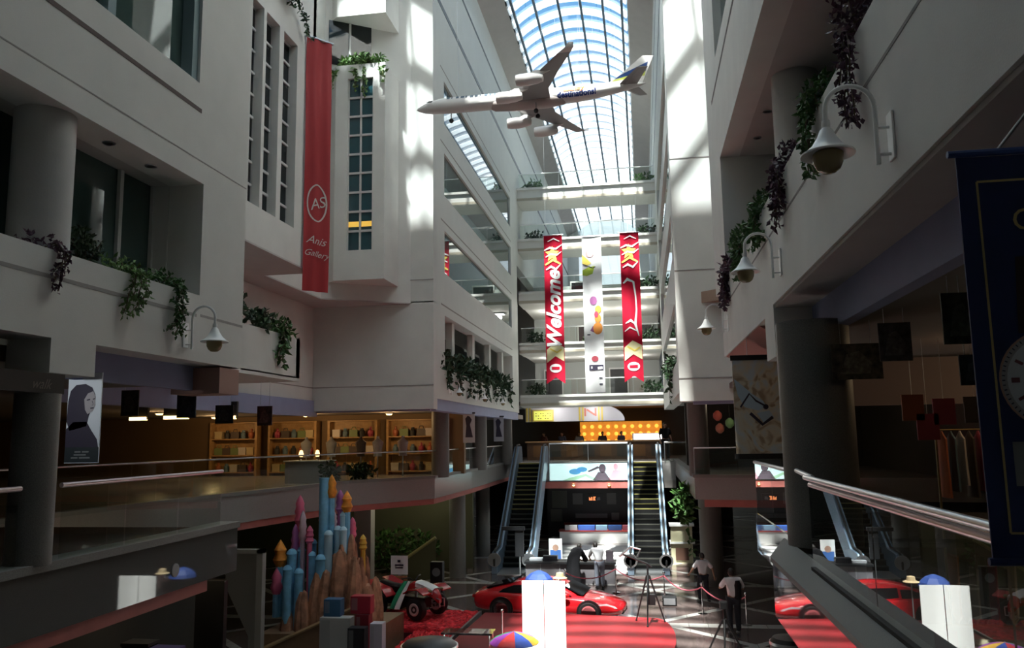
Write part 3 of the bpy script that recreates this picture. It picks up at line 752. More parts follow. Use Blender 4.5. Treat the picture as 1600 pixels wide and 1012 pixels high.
# cafe
t = thing('cafe_counter', 'long dark brown cafe counter behind the escalator tops', 'counter', (-3.0, 52, 4.5))
MB().box(-7.3, 1.2, 51.6, 52.4, 4.5, 5.6).build('front', mat('brown_counter', (0.10, 0.055, 0.03), 0.5, noise=0.2, nscale=6), t)
MB().box(-7.4, 1.3, 51.5, 52.5, 5.6, 5.68).build('counter_top', M['wood'], t)
for i in range(8):
    x = -6.9 + i * 1.05
    MB().box(x, x + 0.7, 51.57, 51.6, 4.7, 5.4).build('panel', mat('counter_panel_%d' % i, ((0.16, 0.08, 0.03), (0.05, 0.045, 0.04))[i % 2], 0.5), t)
t = thing('cafe_sign', 'long grey arched cafe header with gold stripes and a lit green panel', 'sign', (-4.3, 51.6, 6.9))
arch = [(-7.35, 6.9), (-1.1, 6.9)] + [(-1.1 - 1.6 + 1.6 * math.cos(a), 6.9 + 1.0 * math.sin(a)) for a in [math.pi / 2 * i / 8 for i in range(1, 9)]] + [(-7.35, 7.9)]
MB().extr(arch, 1, 51.5, 51.7).build('header', mat('pale_grey_panel', (0.46, 0.46, 0.50), 0.5), t)
gold = mat('gold_stripe', (0.55, 0.42, 0.08), 0.4)
for x in (-7.3, -7.1, -3.95, -3.75, -2.75, -2.55): MB().box(x, x + 0.1, 51.47, 51.5, 6.92, 7.88).build('stripe', gold, t)
MB().box(-6.9, -5.55, 51.42, 51.5, 6.92, 7.65).build('menu_frame', gold, t)
MB().box(-6.8, -5.65, 51.40, 51.42, 7.0, 7.57).build('lit_menu', lit('yellow_green_light', (0.62, 0.66, 0.12), 0.75), t)
mk = MB()
for i in range(7):
    for j in range(3):
        if (i + j) % 3: mk.box(-6.7 + 0.15 * i, -6.62 + 0.15 * i, 51.39, 51.4, 7.08 + 0.16 * j, 7.14 + 0.16 * j)
mk.build('menu_marks', mat('menu_brown', (0.25, 0.16, 0.03), 0.5), t)
mk = MB()
mk.box(-3.6, -3.5, 51.47, 51.5, 7.2, 7.7); mk.box(-2.95, -2.85, 51.47, 51.5, 7.2, 7.7); mk.obox(Matrix.Translation((-3.2, 51.48, 7.45)) @ Matrix.Rotation(0.6, 4, 'Y'), 0.6, 0.03, 0.1)
mk.build('red_emblem', mat('red_emblem', (0.5, 0.16, 0.12), 0.5), t)
t = thing('light_wall', 'glowing amber bulb wall at the back of the cafe', 'wall panel', (-0.9, 58, 5.2))
MB().box(-4.4, 1.3, 58.0, 58.2, 5.0, 6.95).build('panel', mat('amber_panel', (0.5, 0.22, 0.04), 0.5, emit=(1.0, 0.36, 0.04), estr=0.55, noise=0.5, nscale=3), t)
for i in range(10):
    for j in range(3):
        x = -4.1 + 0.56 * i; z = 5.6 + 0.5 * j
        MB().ball((x, 57.9, z), 0.13, n=8, m=6).build('bulb', lit('amber_bulb', (1.0, 0.45, 0.06), 1.8) if i + j == 0 else bpy.data.materials['amber_bulb'], t, smooth=True)
MB_light = thing('menu_lightbox', 'bright white light box low at the right of the cafe', 'light box', (0.4, 53.0, 5.7))
MB().box(-0.6, 1.15, 53.0, 53.1, 5.7, 6.05).build('lit_face', M['white_light'], MB_light)
MB().box(-0.7, 1.25, 53.1, 53.3, 4.5, 6.1).build('case', M['dark_column'], MB_light)

# ground floor store below the landing
t = thing('dark_shop', 'dark ground floor shop front with an orange sign between the escalators', 'shop front', (-3.3, 50, 0))
MB().box(-5.9, -0.8, 50.0, 50.4, 0.0, 3.05).build('facade', M['black'], t)
for x0, x1, z0, z1, c in ((-5.6, -4.7, 1.7, 2.7, (0.06, 0.065, 0.05)), (-5.7, -5.0, 0.9, 1.6, (0.07, 0.07, 0.055)), (-4.35, -3.75, 1.9, 2.55, (0.10, 0.10, 0.095)), (-2.3, -1.75, 1.9, 2.55, (0.09, 0.09, 0.085)), (-4.2, -2.3, 1.1, 1.35, (0.10, 0.10, 0.10)), (-2.05, -1.6, 1.0, 1.4, (0.12, 0.12, 0.12))):
    MB().box(x0, x1, 49.95, 50.0, z0, z1).build('display_panel', mat('panel_%d' % int(x0 * -100), c, 0.3), t)
s = MB().box(-3.45, -2.55, 49.9, 50.0, 2.0, 2.5); so = s.build('sign_board', M['black'], t)
for q, (x0, pts) in enumerate(((-3.36, [(0, 0), (0.2, 0), (0.2, 0.2), (0.12, 0.2), (0.12, 0.1), (0, 0.2)]), (-3.12, [(0, 0), (0.16, 0), (0.1, 0.1), (0.18, 0.22), (0.02, 0.22)]), (-2.9, [(0, 0), (0.22, 0.02), (0.2, 0.2), (0.05, 0.18)]))):
    flat_poly([(x0 + a, 2.14 + b_) for a, b_ in pts], 49.895).build('sign_mark', lit('orange_sign', (1.0, 0.30, 0.10), 1.1) if q == 0 else (bpy.data.materials['orange_sign'] if q == 1 else M['grey']), so)
MB().box(-4.9, -1.0, 49.8, 50.0, 0.72, 0.85).build('red_sill', mat('dark_red_sill', (0.22, 0.03, 0.02), 0.4), t)
# display counter with blue and white panels under the landing
t = thing('display_counter', 'low display counter with blue, white and red panels below the dark shop', 'counter', (-2.9, 47.4, 0))
MB().box(-4.9, -0.95, 47.2, 48.0, 0.0, 0.62).build('base', M['white'], t)
MB().box(-4.95, -0.9, 47.15, 48.05, 0.62, 0.68).build('red_trim', mat('red_trim', (0.4, 0.05, 0.04), 0.4), t)
for x0, x1, c in ((-4.6, -3.9, (0.5, 0.5, 0.52)), (-3.85, -2.9, (0.05, 0.12, 0.42)), (-2.85, -2.2, (0.25, 0.42, 0.6)), (-2.15, -1.4, (0.03, 0.08, 0.25)), (-1.35, -1.0, (0.25, 0.06, 0.08))):
    MB().box(x0, x1, 47.3, 47.6, 0.68, 0.95).build('panel', mat('counter_colour_%d' % int(-x0 * 100), c, 0.4), t)
t = thing('white_floor_sheet', 'bright white floor covering in the sun between the escalator feet', 'floor covering', (-2.9, 41, 0))  # white sheet paints the overexposed sunlight on the floor
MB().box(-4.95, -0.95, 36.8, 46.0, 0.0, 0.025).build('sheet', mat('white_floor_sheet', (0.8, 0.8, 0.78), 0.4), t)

# ------------------------------------------------------------------ hanging banners
def banner_map(x0, y0, zt, yaw, amp, wl):
    c, s = math.cos(yaw), math.sin(yaw)
    def f(u, v, off=0.0):            # u across from the left, v down from the top
        w = amp * math.sin(u * wl + 0.5 * math.sin(v * 1.1)) + amp * 0.6 * math.sin(v * 1.7 + u * 2)
        d = -off + w
        return (x0 + u * c - d * s, y0 + u * s + d * c, zt - v)
    return f
def cloth(f, W, Hh, tail=0.0, nu=10, nv=40, th=0.012):
    fr, bk = [], []
    for j in range(nv + 1):
        for i in range(nu + 1):
            u = W * i / nu; hh = Hh - tail * (1 - abs(2 * i / nu - 1)) if tail else Hh
            v = hh * j / nv
            fr.append(f(u, v, 0)); bk.append(f(u, v, -th))
    m = MB(); n = len(fr); fs = []
    for j in range(nv):
        for i in range(nu):
            a = j * (nu + 1) + i
            fs.append((a, a + 1, a + nu + 2, a + nu + 1)); fs.append((n + a + 1, n + a, n + a + nu + 1, n + a + nu + 2))
    def edge_(a, b_): fs.append((a, b_, n + b_, n + a))
    for i in range(nu): edge_(i + 1, i); edge_(nv * (nu + 1) + i, nv * (nu + 1) + i + 1)
    for j in range(nv): edge_(j * (nu + 1), (j + 1) * (nu + 1)); edge_((j + 1) * (nu + 1) + nu, j * (nu + 1) + nu)
    return m.add(fr + bk, fs)
def patch(f, poly, off=0.02):
    """a printed shape: polygon in (u, v), fanned and pushed off the cloth"""
    cx = sum(p[0] for p in poly) / len(poly); cy = sum(p[1] for p in poly) / len(poly)
    m = MB(); n = len(poly)
    P = [f(u, v, off) for u, v in poly] + [f(cx, cy, off)]
    return m.add(P, [(i, (i + 1) % n, n) for i in range(n)])
def strip(f, pts, w, off=0.022):
    m = MB(); L = []
    for i, p in enumerate(pts):
        a = Vector(pts[max(i - 1, 0)]); b_ = Vector(pts[min(i + 1, len(pts) - 1)]); d = (b_ - a).normalized()
        ww = w[i] if isinstance(w, (list, tuple)) else w
        L.append((Vector(p) + Vector((-d.y, d.x)) * ww / 2, Vector(p) - Vector((-d.y, d.x)) * ww / 2))
    vs = [f(q.x, q.y, off) for pr in L for q in pr]
    return m.add(vs, [(2 * i, 2 * i + 1, 2 * i + 3, 2 * i + 2) for i in range(len(pts) - 1)])
def letters(f, body, size, u, v, rot=0.0, off=0.024, **k):
    m = text_mb(body, size, **k); c, s = math.cos(rot), math.sin(rot)
    return xform(m, lambda p: f(u + p.x * c + p.z * s, v + p.x * s - p.z * c, off))
def merge(*ms):
    r = MB()
    for m in ms: r.add(m.v, m.f)
    return r

M['ban_red'] = translucent('banner_red', (0.62, 0.025, 0.06), 0.35)
M['ban_white'] = translucent('banner_white', (0.94, 0.94, 0.94), 0.5)
M['print_white'] = mat('printed_white', (0.85, 0.85, 0.84), 0.6)
M['print_yellow'] = mat('printed_yellow', (0.80, 0.62, 0.12), 0.6)
M['print_cream'] = mat('printed_cream', (0.85, 0.78, 0.45), 0.6)
M['print_dark'] = mat('printed_dark', (0.03, 0.025, 0.05), 0.6)
def rod(t, f, W, z=0.0):
    a = f(-0.05, z - 0.02, 0); b_ = f(W + 0.05, z - 0.02, 0)
    if a[1] > 30:
        for u in (0.1, W - 0.1): MB().tube([f(u, -0.02), (f(u, 0)[0], f(u, 0)[1], 26.95 + 1.25 * (1 - ((f(u, 0)[0] + 2.95) / 2.95) ** 2))], 0.006, 5).build('suspension_wire', M['steel'], t)
    else: MB().tube([f(0.0, -0.02), (-9.0, f(0, 0)[1], f(0, -0.02)[2])], 0.025, 6).build('wall_bracket', M['steel'], t)
    MB().tube([a, b_], 0.03, 8).build('rod', M['steel'], t, smooth=True)
def red_banner(x, zt, Hh, label, script):
    W = 0.93; f = banner_map(x, 40.0, zt, 0, 0.02, 5)
    t = thing('hanging_banner', label, 'banner', (x + W / 2, 40, zt), 'three tall hanging banners')
    cloth(f, W, Hh, tail=0.32).build('cloth', M['ban_red'], t, smooth=True); rod(t, f, W)
    star = []
    for k in range(10):
        r = 0.42 if k % 2 == 0 else 0.2; a = math.pi * k / 5
        star.append((0.42 + r * math.sin(a) * 0.9, 0.95 - r * math.cos(a)))
    patch(f, star, 0.02).build('star', M['print_yellow'], t)
    merge(strip(f, [(0.02, 0.75), (0.3, 0.62), (0.6, 0.7), (0.92, 0.5)], [0.05, 0.1, 0.1, 0.04], 0.03),
          strip(f, [(0.08, 1.1), (0.35, 0.95), (0.65, 1.02), (0.9, 0.85)], [0.04, 0.09, 0.09, 0.03], 0.03),
          strip(f, [(0.1, 1.75), (0.35, 1.6), (0.6, 1.75), (0.85, 1.5)], [0.05, 0.12, 0.12, 0.04], 0.03),
          strip(f, [(0.2, 0.3), (0.5, 0.16), (0.8, 0.32)], [0.03, 0.08, 0.03], 0.03)).build('swirl', M['print_white'], t)
    strip(f, [(0.06, 1.5), (0.45, 1.25), (0.85, 1.5)], [0.08, 0.14, 0.08], 0.026).build('chevron', M['print_yellow'], t)
    if script:
        letters(f, 'Welcome', 1.0, 0.47, 3.85, rot=-math.pi / 2, shear=0.35, bold=0.03).build('script_lettering', M['print_white'], t)
    else:
        merge(strip(f, [(0.1, 2.55), (0.3, 2.35), (0.6, 2.5), (0.68, 3.2), (0.7, 3.9), (0.62, 4.6), (0.78, 5.2)], [0.06, 0.16, 0.1, 0.07, 0.07, 0.12, 0.04]),
              strip(f, [(0.15, 4.55), (0.4, 4.4), (0.62, 4.6)], [0.05, 0.14, 0.06]),
              strip(f, [(0.1, 4.95), (0.35, 4.75), (0.7, 4.95)], [0.04, 0.08, 0.04])).build('flourish', M['print_white'], t)
    e0 = Hh - 2.05
    patch(f, [(0.05, e0 + 0.35), (0.45, e0), (0.9, e0 + 0.25), (0.9, e0 + 0.95), (0.47, e0 + 0.68), (0.05, e0 + 1.0)]).build('cream_patch', M['print_cream'], t)
    strip(f, [(0.2, e0 + 0.3), (0.55, e0 + 0.5), (0.8, e0 + 0.35)], 0.08, 0.028).build('yellow_swash', M['print_yellow'], t)
    cz = e0 + 1.28
    patch(f, [(0.47 + 0.3 * math.cos(a), cz + 0.22 * math.sin(a)) for a in [2 * math.pi * k / 16 for k in range(16)]]).build('emblem', M['print_white'], t)
    strip(f, [(0.27, cz), (0.67, cz)], 0.14, 0.03).build('emblem_mark', M['ban_red'], t)
    return t
red_banner(-4.62, 16.05, 7.5, 'red forked banner with white Welcome script, left of three', True)
red_banner(-0.80, 15.98, 7.45, 'red forked banner with a white flourish, right of three', False)
f = banner_map(-2.70, 40.0, 15.88, 0, 0.015, 5); W = 0.96
t = thing('hanging_banner', 'long white banner with small coloured prints, middle of three', 'banner', (-2.2, 40, 15.9), 'three tall hanging banners')
cloth(f, W, 7.8).build('cloth', M['ban_white'], t, smooth=True); rod(t, f, W)
MB().tube([f(-0.02, 7.82), f(W + 0.02, 7.82)], 0.025, 8).build('bottom_bar', M['grey'], t, smooth=True)
el = lambda cx, cy, rx, ry: [(cx + rx * math.cos(2 * math.pi * k / 16), cy + ry * math.sin(2 * math.pi * k / 16)) for k in range(16)]
patch(f, el(0.38, 0.85, 0.2, 0.2)).build('pink_patch', mat('print_pink', (0.75, 0.35, 0.35), 0.6), t)
patch(f, [(0.0, 0.9), (0.22, 1.1), (0.45, 1.35), (0.2, 1.5), (0.0, 1.35)]).build('yellow_patch', M['print_yellow'], t)
patch(f, [(0.0, 1.7), (0.3, 1.55), (0.62, 1.5), (0.5, 1.9), (0.2, 2.0), (0.0, 1.95)]).build('lime_patch', mat('print_lime', (0.50, 0.65, 0.06), 0.6), t)
strip(f, [(0.0, 1.38), (0.25, 1.48), (0.5, 1.6), (0.66, 1.55)], 0.04, 0.03).build('dark_stroke', M['print_dark'], t)
merge(patch(f, el(0.5, 3.25, 0.18, 0.22)), patch(f, [(0.3, 4.75), (0.45, 4.5), (0.5, 4.85)])).build('purple_patch', mat('print_purple', (0.30, 0.10, 0.25), 0.6), t)
merge(patch(f, el(0.72, 3.7, 0.16, 0.2)), patch(f, el(0.68, 4.65, 0.24, 0.3)), patch(f, el(0.7, 4.15, 0.16, 0.22))).build('orange_patch', mat('print_orange', (0.85, 0.32, 0.06), 0.6), t)
patch(f, el(0.62, 3.95, 0.1, 0.16), 0.028).build('crimson_patch', mat('print_crimson', (0.5, 0.05, 0.10), 0.6), t)
patch(f, el(0.5, 6.15, 0.17, 0.14)).build('small_emblem', mat('print_maroon', (0.35, 0.05, 0.07), 0.6), t)
patch(f, [(0.2, 6.45), (0.9, 6.45), (0.9, 6.72), (0.2, 6.72)]).build('dark_label', M['print_dark'], t)
merge(strip(f, [(0.3, 6.58), (0.36, 6.58)], 0.1, 0.03), strip(f, [(0.62, 6.62), (0.85, 6.6)], 0.12, 0.03)).build('label_marks', M['print_white'], t)
for q in ((0.68, 7.1, 0.84), (0.68, 7.4, 0.84), (0.15, 4.95, 0.3)): strip(f, [(q[0], q[1]), (q[2], q[1])], 0.06).build('small_mark', M['print_dark'], t)

# red banner on the left
W = 0.76; f = banner_map(-8.93, 20.42, 17.25, math.atan2(0.55, 0.5), 0.03, 16)
t = thing('hanging_banner', 'long dark red banner with a white oval monogram on the left wall', 'banner', (-8.8, 20.8, 17.25))
cloth(f, W, 7.25, nu=16).build('cloth', M['red'], t, smooth=True); rod(t, f, W)
pr = mat('faded_white_print', (0.58, 0.50, 0.48), 0.6)
ov = [(0.38 + 0.27 * math.cos(a), 4.78 + 0.52 * math.sin(a)) for a in [2 * math.pi * k / 28 for k in range(29)]]
merge(strip(f, ov, 0.04)).build('oval', pr, t)
letters(f, 'AS', 0.42, 0.38, 4.8, shear=0.3, rot=-0.35).build('monogram', pr, t)
letters(f, 'Anis', 0.31, 0.36, 5.85, shear=0.35, rot=0.12).build('script_lettering', pr, t)
letters(f, 'Gallery', 0.245, 0.37, 6.22, shear=0.35, rot=0.12).build('script_lettering', pr, t)

# ------------------------------------------------------------------ model aircraft
def aircraft():
    t = thing('model_airliner', 'large white model airliner hanging under the skylight', 'model aircraft', (0, 0, 0))
    white = mat('aircraft_white', (0.72, 0.70, 0.68), 0.35); wg = mat('aircraft_wing_grey', (0.20, 0.19, 0.19), 0.45)
    prof = [(0.0, 0.012), (0.08, 0.07), (0.25, 0.145), (0.5, 0.205), (0.85, 0.245), (1.3, 0.26), (5.2, 0.26), (5.8, 0.235), (6.4, 0.185), (6.9, 0.12), (7.25, 0.06), (7.4, 0.02)]
    m = MB()
    m.rings([[(x, r * math.cos(a), r * math.sin(a) + (0 if x < 5.2 else 0.075 * (x - 5.2)) - (0.06 * (1 - min(x, 0.9) / 0.9))) for a in [2 * math.pi * k / 24 for k in range(24)]] for x, r in prof])
    fus = m.build('fuselage', white, t, smooth=True)
    MB().rings([[(x, ry * math.cos(a), -0.12 + rz * math.sin(a)) for a in [2 * math.pi * k / 16 for k in range(16)]] for x, ry, rz in ((2.3, 0.05, 0.05), (2.6, 0.24, 0.2), (3.2, 0.28, 0.235), (4.3, 0.28, 0.235), (4.8, 0.2, 0.17), (5.1, 0.05, 0.06))]).build('belly_fairing', mat('aircraft_belly', (0.42, 0.36, 0.34), 0.4), t, smooth=True)
    for s in (-1, 1):
        def sec(y, x0, c, z, th):
            return [(x0 + c * u, s * y, z + th * c * w) for u, w in ((0, 0), (0.08, 0.5), (0.3, 0.75), (0.65, 0.45), (1, 0.0), (0.65, -0.15), (0.3, -0.35), (0.08, -0.3))]
        wb = MB(); wb.rings([sec(0.1, 2.9, 1.5, -0.14, 0.12), sec(0.95, 3.45, 1.0, -0.12, 0.11), sec(2.05, 4.25, 0.62, -0.09, 0.10), sec(3.05, 4.95, 0.36, -0.06, 0.10)])
        w = wb.build('wing', wg, t, smooth=True)
        wl2 = MB(); wl2.rings([sec(3.05, 4.95, 0.36, -0.06, 0.08), sec(3.2, 5.14, 0.26, 0.0, 0.07), sec(3.26, 5.26, 0.14, 0.12, 0.06)])
        wl2.build('winglet', white, w, smooth=True)
        for ye, xe, ze in ((1.05, 2.85, -0.36), (2.1, 3.62, -0.32)):
            e = MB().lathe([(0.10, 0.0), (0.155, -0.02), (0.18, 0.1), (0.185, 0.35), (0.15, 0.62), (0.10, 0.78), (0.02, 0.80)], (xe, s * ye, ze), 20, 'x').build('engine', mat('engine_white', (0.74, 0.70, 0.68), 0.35) if 'engine_white' not in bpy.data.materials else bpy.data.materials['engine_white'], t, smooth=True)
            MB().lathe([(0.001, 0.05), (0.10, 0.04), (0.13, 0.0)], (xe, s * ye, ze), 16, 'x').build('fan_intake', M['grey'], e, smooth=True)
            MB().extr([(xe + 0.3, ze + 0.15), (xe + 0.75, ze + 0.12), (xe + 1.05, ze + 0.24), (xe + 0.55, ze + 0.26)], 1, s * ye - 0.02, s * ye + 0.02).build('pylon', white, e)
        st = MB()
        st.rings([[(6.55 + 0.6 * u, s * 0.08, 0.15 + 0.03 * w) for u, w in ((0, 0), (0.3, 1), (1, 0), (0.3, -1))], [(7.15 + 0.32 * u, s * 1.05, 0.24 + 0.02 * w) for u, w in ((0, 0), (0.3, 1), (1, 0), (0.3, -1))]])
        st.build('tailplane', wg, t)
    fin = MB(); fin.extr([(6.15, 0.22), (7.3, 0.20), (7.68, 1.05), (7.35, 1.08), (6.55, 0.45)], 1, -0.03, 0.03)
    fo = fin.build('tail_fin', white, t)
    for c, a, b_ in (((0.02, 0.06, 0.22), 0.36, 0.62), ((0.55, 0.62, 0.10), 0.20, 0.28)):
        q = [(6.25 + (7.36 - 6.25) * 0 + 0.55 * a, 0.22 + 0.42 * a), (6.25 + 0.55 * b_, 0.22 + 0.42 * b_), (7.6 - 0.25 * (1 - b_), 0.35 + 0.82 * b_), (7.58 - 0.25 * (1 - a), 0.25 + 0.82 * a)]
        MB().extr(q, 1, -0.036, 0.036).build('fin_stripe', mat('fin_paint_%d' % int(a * 100), c, 0.4), fo)
    def on_side(p, x, z):           # wrap onto the near side of the fuselage
        zz = z + p.z + (0.075 * (x + p.x - 5.2) if x + p.x > 5.2 else 0); zc = zz - (0.075 * (x + p.x - 5.2) if x + p.x > 5.2 else 0)
        r = 0.262 if x + p.x < 5.2 else 0.262 - 0.035 * (x + p.x - 5.2)
        return (x + p.x, -math.sqrt(max(r * r - zc * zc, 0.001)) - 0.012, zz)
    m = text_mb('destinations!', 0.24, bold=0.010); xform(m, lambda p: on_side(p, 5.25, -0.085)); m.build('navy_lettering', mat('navy_letter', (0.02, 0.04, 0.18), 0.5), fus)
    m = text_mb('country', 0.21, bold=0.012, shear=0.2); xform(m, lambda p: on_side(p, 5.15, 0.10)); m.build('orange_lettering', mat('orange_letter', (0.75, 0.22, 0.04), 0.5), fus)
    m = MB()
    for i, w in enumerate((0.1, 0.04, 0.09, 0.12, 0.05, 0.1, 0.1, 0.04, 0.11, 0.08, 0.1)):
        x = 1.05 + 0.155 * i
        m.add([on_side(Vector((dx, 0, dz)), x, 0.17) for dx, dz in ((0, -0.05), (w, -0.05), (w, 0.05), (0, 0.05))], [(0, 1, 2, 3)])
    m.build('dark_marks', mat('dark_letter', (0.06, 0.09, 0.12), 0.5), fus)
    m = MB(); m.add([on_side(Vector((dx, 0, dz)), 0.36, 0.06) for dx, dz in ((0, -0.02), (0.2, -0.02), (0.26, 0.05), (0.1, 0.04))], [(0, 1, 2, 3)]); m.build('cockpit_window', M['black'], fus)
    for x, y in ((1.15, 0), (3.95, -0.22), (3.95, 0.22)):
        g = MB().tube([(x, y, -0.2), (x, y, -0.5)], 0.018, 6).build('landing_gear', M['grey'], t)
        MB().lathe([(0.001, -0.05), (0.06, -0.05), (0.075, -0.02), (0.075, 0.02), (0.06, 0.05), (0.001, 0.05)], (x, y, -0.52), 14, 'y').build('wheel', M['rubber'], g, smooth=True)
    for x in (1.4, 5.4):
        MB().tube([(x, 0, 0.25), (x, 0, 11.5)], 0.006, 5).build('suspension_wire', M['steel'], t)
    t.location = (-6.92, 24.6, 16.68); t.rotation_euler = (0, math.radians(-0.5), 0)
    return t
aircraft()

# ------------------------------------------------------------------ swan-neck wall lamps
def wall_lamp(name='wall_lamp'):
    """wall plate at the origin on the plane x = 0, arm reaching towards -x"""
    t = thing(name, 'white swan neck wall lamp', 'lamp', (0, 0, 0), 'white swan neck lamps')
    MB().box(-0.02, 0.0, -0.07, 0.07, -0.17, 0.22).build('wall_plate', M['white'], t, bevel=0.006)
    for zz in (0.10, -0.12): MB().tube([(-0.02, 0, zz), (-0.12, 0, zz)], 0.013, 8).build('bracket', M['white'], t, smooth=True)
    pts = [(-0.12, 0, -0.20), (-0.12, 0, 0.28)] + [(-0.31 + 0.19 * math.cos(q), 0, 0.28 + 0.19 * math.sin(q)) for q in [math.pi * i / 12 for i in range(1, 13)]] + [(-0.50, 0, 0.16)]
    MB().tube(pts, 0.019, 10).build('swan_neck', M['white'], t, smooth=True)
    MB().lathe([(0.03, 0.17), (0.035, 0.14), (0.03, 0.11), (0.05, 0.09), (0.075, 0.03), (0.12, -0.04), (0.18, -0.09), (0.21, -0.105), (0.21, -0.12), (0.17, -0.105), (0.11, -0.06), (0.05, 0.05), (0.001, 0.07)], (-0.5, 0, 0.02), 28).build('bell_shade', M['white'], t, smooth=True)
    MB().lathe([(0.001, -0.27), (0.05, -0.265), (0.09, -0.235), (0.115, -0.18), (0.12, -0.11), (0.10, -0.09), (0.001, -0.08)], (-0.5, 0, 0.02), 20).build('globe', M['amber'], t, smooth=True)
    return t
lamp0 = wall_lamp(); lamp0.location = (2.05, 6.62, 8.30); lamp0['label'] = 'largest white swan neck lamp, nearest on the right parapet'
dup(lamp0, (2.05, 11.95, 8.40), label='middle white swan neck lamp on the right parapet, above the large column')
dup(lamp0, (2.05, 19.3, 8.52), label='small farthest white swan neck lamp at the end of the right parapet')
dup(lamp0, (-7.0, 11.62, 7.62), math.pi, label='white swan neck lamp on the left parapet wall')
for i, (yy, zz) in enumerate(((29.3, 8.02), (34.2, 8.0), (38.8, 8.0))):
    dup(lamp0, (-7.0, yy, zz - 0.32), math.pi, scale=0.75, label='tiny white lamp under the far left planters, %s of three' % ('nearest', 'middle', 'farthest')[i])

# ------------------------------------------------------------------ plants
def leaf(mb, p, d, L, w):
    d = d.normalized(); s = d.cross(Vector((rnd.uniform(-1, 1), rnd.uniform(-1, 1), rnd.uniform(-1, 1)))); s.normalize()
    n = s.cross(d) * (0.15 * L); mb.mi = 0
    mb.add([p, p + d * L * 0.45 + s * w / 2 + n, p + d * L, p + d * L * 0.45 - s * w / 2 + n], [(0, 1, 2), (0, 2, 3)])
def rv(a=1.0): return Vector((rnd.uniform(-a, a), rnd.uniform(-a, a), rnd.uniform(-a, a)))
def plant(label, strands, bushes, mat_, size=0.09, group='plants trailing over the parapets', dens=60, name='trailing_plant', base=None):
    """strands: (start, [points...]) hanging stems; bushes: (centre, (rx, ry, rz), number of leaves)"""
    b0 = base or (strands[0][0] if strands else bushes[0][0])
    t = thing(name, label, 'plant', b0, group)
    fm, sm = MB(), MB()
    for pts in strands:
        P = [Vector(p) for p in pts]; sm.tube(P, 0.008, 5)
        for a, b_ in zip(P[:-1], P[1:]):
            n = max(2, int((b_ - a).length * dens))
            for k in range(n):
                p = a.lerp(b_, rnd.random()) + rv(0.05)
                leaf(fm, p, rv() + Vector((0, 0, -0.6)), size * rnd.uniform(0.7, 1.3), size * 0.6)
    for c, (rx, ry, rz), n in bushes:
        c = Vector(c)
        for k in range(4): sm.tube([c + Vector((rnd.uniform(-rx, rx) * 0.3, rnd.uniform(-ry, ry) * 0.3, -rz)), c + Vector((rnd.uniform(-rx, rx) * 0.7, rnd.uniform(-ry, ry) * 0.7, rz * 0.5))], 0.008, 5)
        for k in range(n):
            q = rv(); 
            while q.length > 1: q = rv()
            leaf(fm, c + Vector((q.x * rx, q.y * ry, q.z * rz)), rv() + Vector((0, 0, 0.2)), size * rnd.uniform(0.7, 1.4), size * 0.6)
    fm.build('foliage', mat_, t); sm.build('stem', M['stem'], t)
    return t
def hang(x, y, z0, drop, side, n=3, spread=0.15):
    """n strands over an edge at x (side +1 hangs to +x)"""
    out = []
    for k in range(n):
        yy = y + rnd.uniform(-spread, spread); dd = drop * rnd.uniform(0.55, 1.0) if k else drop
        P = [(x - side * 0.25, yy, z0 + 0.02), (x - side * 0.02, yy, z0 + 0.09), (x + side * 0.09, yy + 0.03, z0 - 0.02)]
        m = 4
        for j in range(1, m + 1):
            P.append((x + side * (0.10 + rnd.uniform(-0.02, 0.03)), yy + rnd.uniform(-0.06, 0.06) - 0.05 * j * rnd.choice((0, 1)), z0 - dd * j / m))
        out.append(P)
    return out
A = -7.0
plant('purple trailing plant hanging beside the round left column', hang(A, 8.75, 8.34, 0.52, 1, 3, 0.1), [((-7.2, 8.7, 8.42), (0.18, 0.4, 0.13), 110)], M['leafp'], 0.08)
plant('dark bush at the left edge behind the round left column', [], [((-7.72, 7.95, 8.78), (0.2, 0.3, 0.36), 260)], M['leafd'], 0.09, name='bush')
plant('bright green trailing plant in the middle of the left parapet', hang(A, 10.25, 8.34, 0.62, 1, 5, 0.18), [((-7.15, 10.2, 8.45), (0.2, 0.45, 0.12), 150)], M['leaf2'], 0.08)
plant('dark bushy plant standing behind the bright green trailing plant', [], [((-7.72, 10.1, 8.75), (0.18, 0.42, 0.25), 300)], M['leafd'], 0.09, name='bush')
plant('dull green trailing plant at the far end of the left parapet', hang(A, 11.3, 8.34, 0.72, 1, 4, 0.16), [((-7.15, 11.2, 8.45), (0.2, 0.55, 0.12), 170)], M['leaf'], 0.085)
plant('light green low plant on the left parapet between trailing plants', [], [((-7.75, 9.55, 8.45), (0.14, 0.3, 0.16), 120)], M['leaf2'], 0.08, name='bush')
plant('dark leafy bush in the recess planter', [], [((-8.2, 14.9, 8.75), (0.35, 0.7, 0.5), 420), ((-8.05, 16.2, 8.55), (0.25, 0.5, 0.25), 160)], M['leafd'], 0.16, name='bush')
plant('green plant trailing over the recess planter front', hang(-7.9, 17.0, 8.4, 0.75, 1, 4, 0.25), [((-8.0, 17.0, 8.5), (0.25, 0.7, 0.25), 160)], M['leaf'], 0.15, dens=36)
plant('dark plant hanging from the top above the red banner', [[(-8.95, 19.0, 18.2), (-8.85, 19.2, 17.9), (-8.8, 19.9, 17.6), (-8.75, 20.3, 17.0)], [(-8.95, 18.6, 18.2), (-8.85, 18.9, 17.7), (-8.8, 19.2, 17.5)]], [((-8.85, 19.0, 17.9), (0.15, 0.6, 0.25), 160)], M['leafd'], 0.15, dens=36)
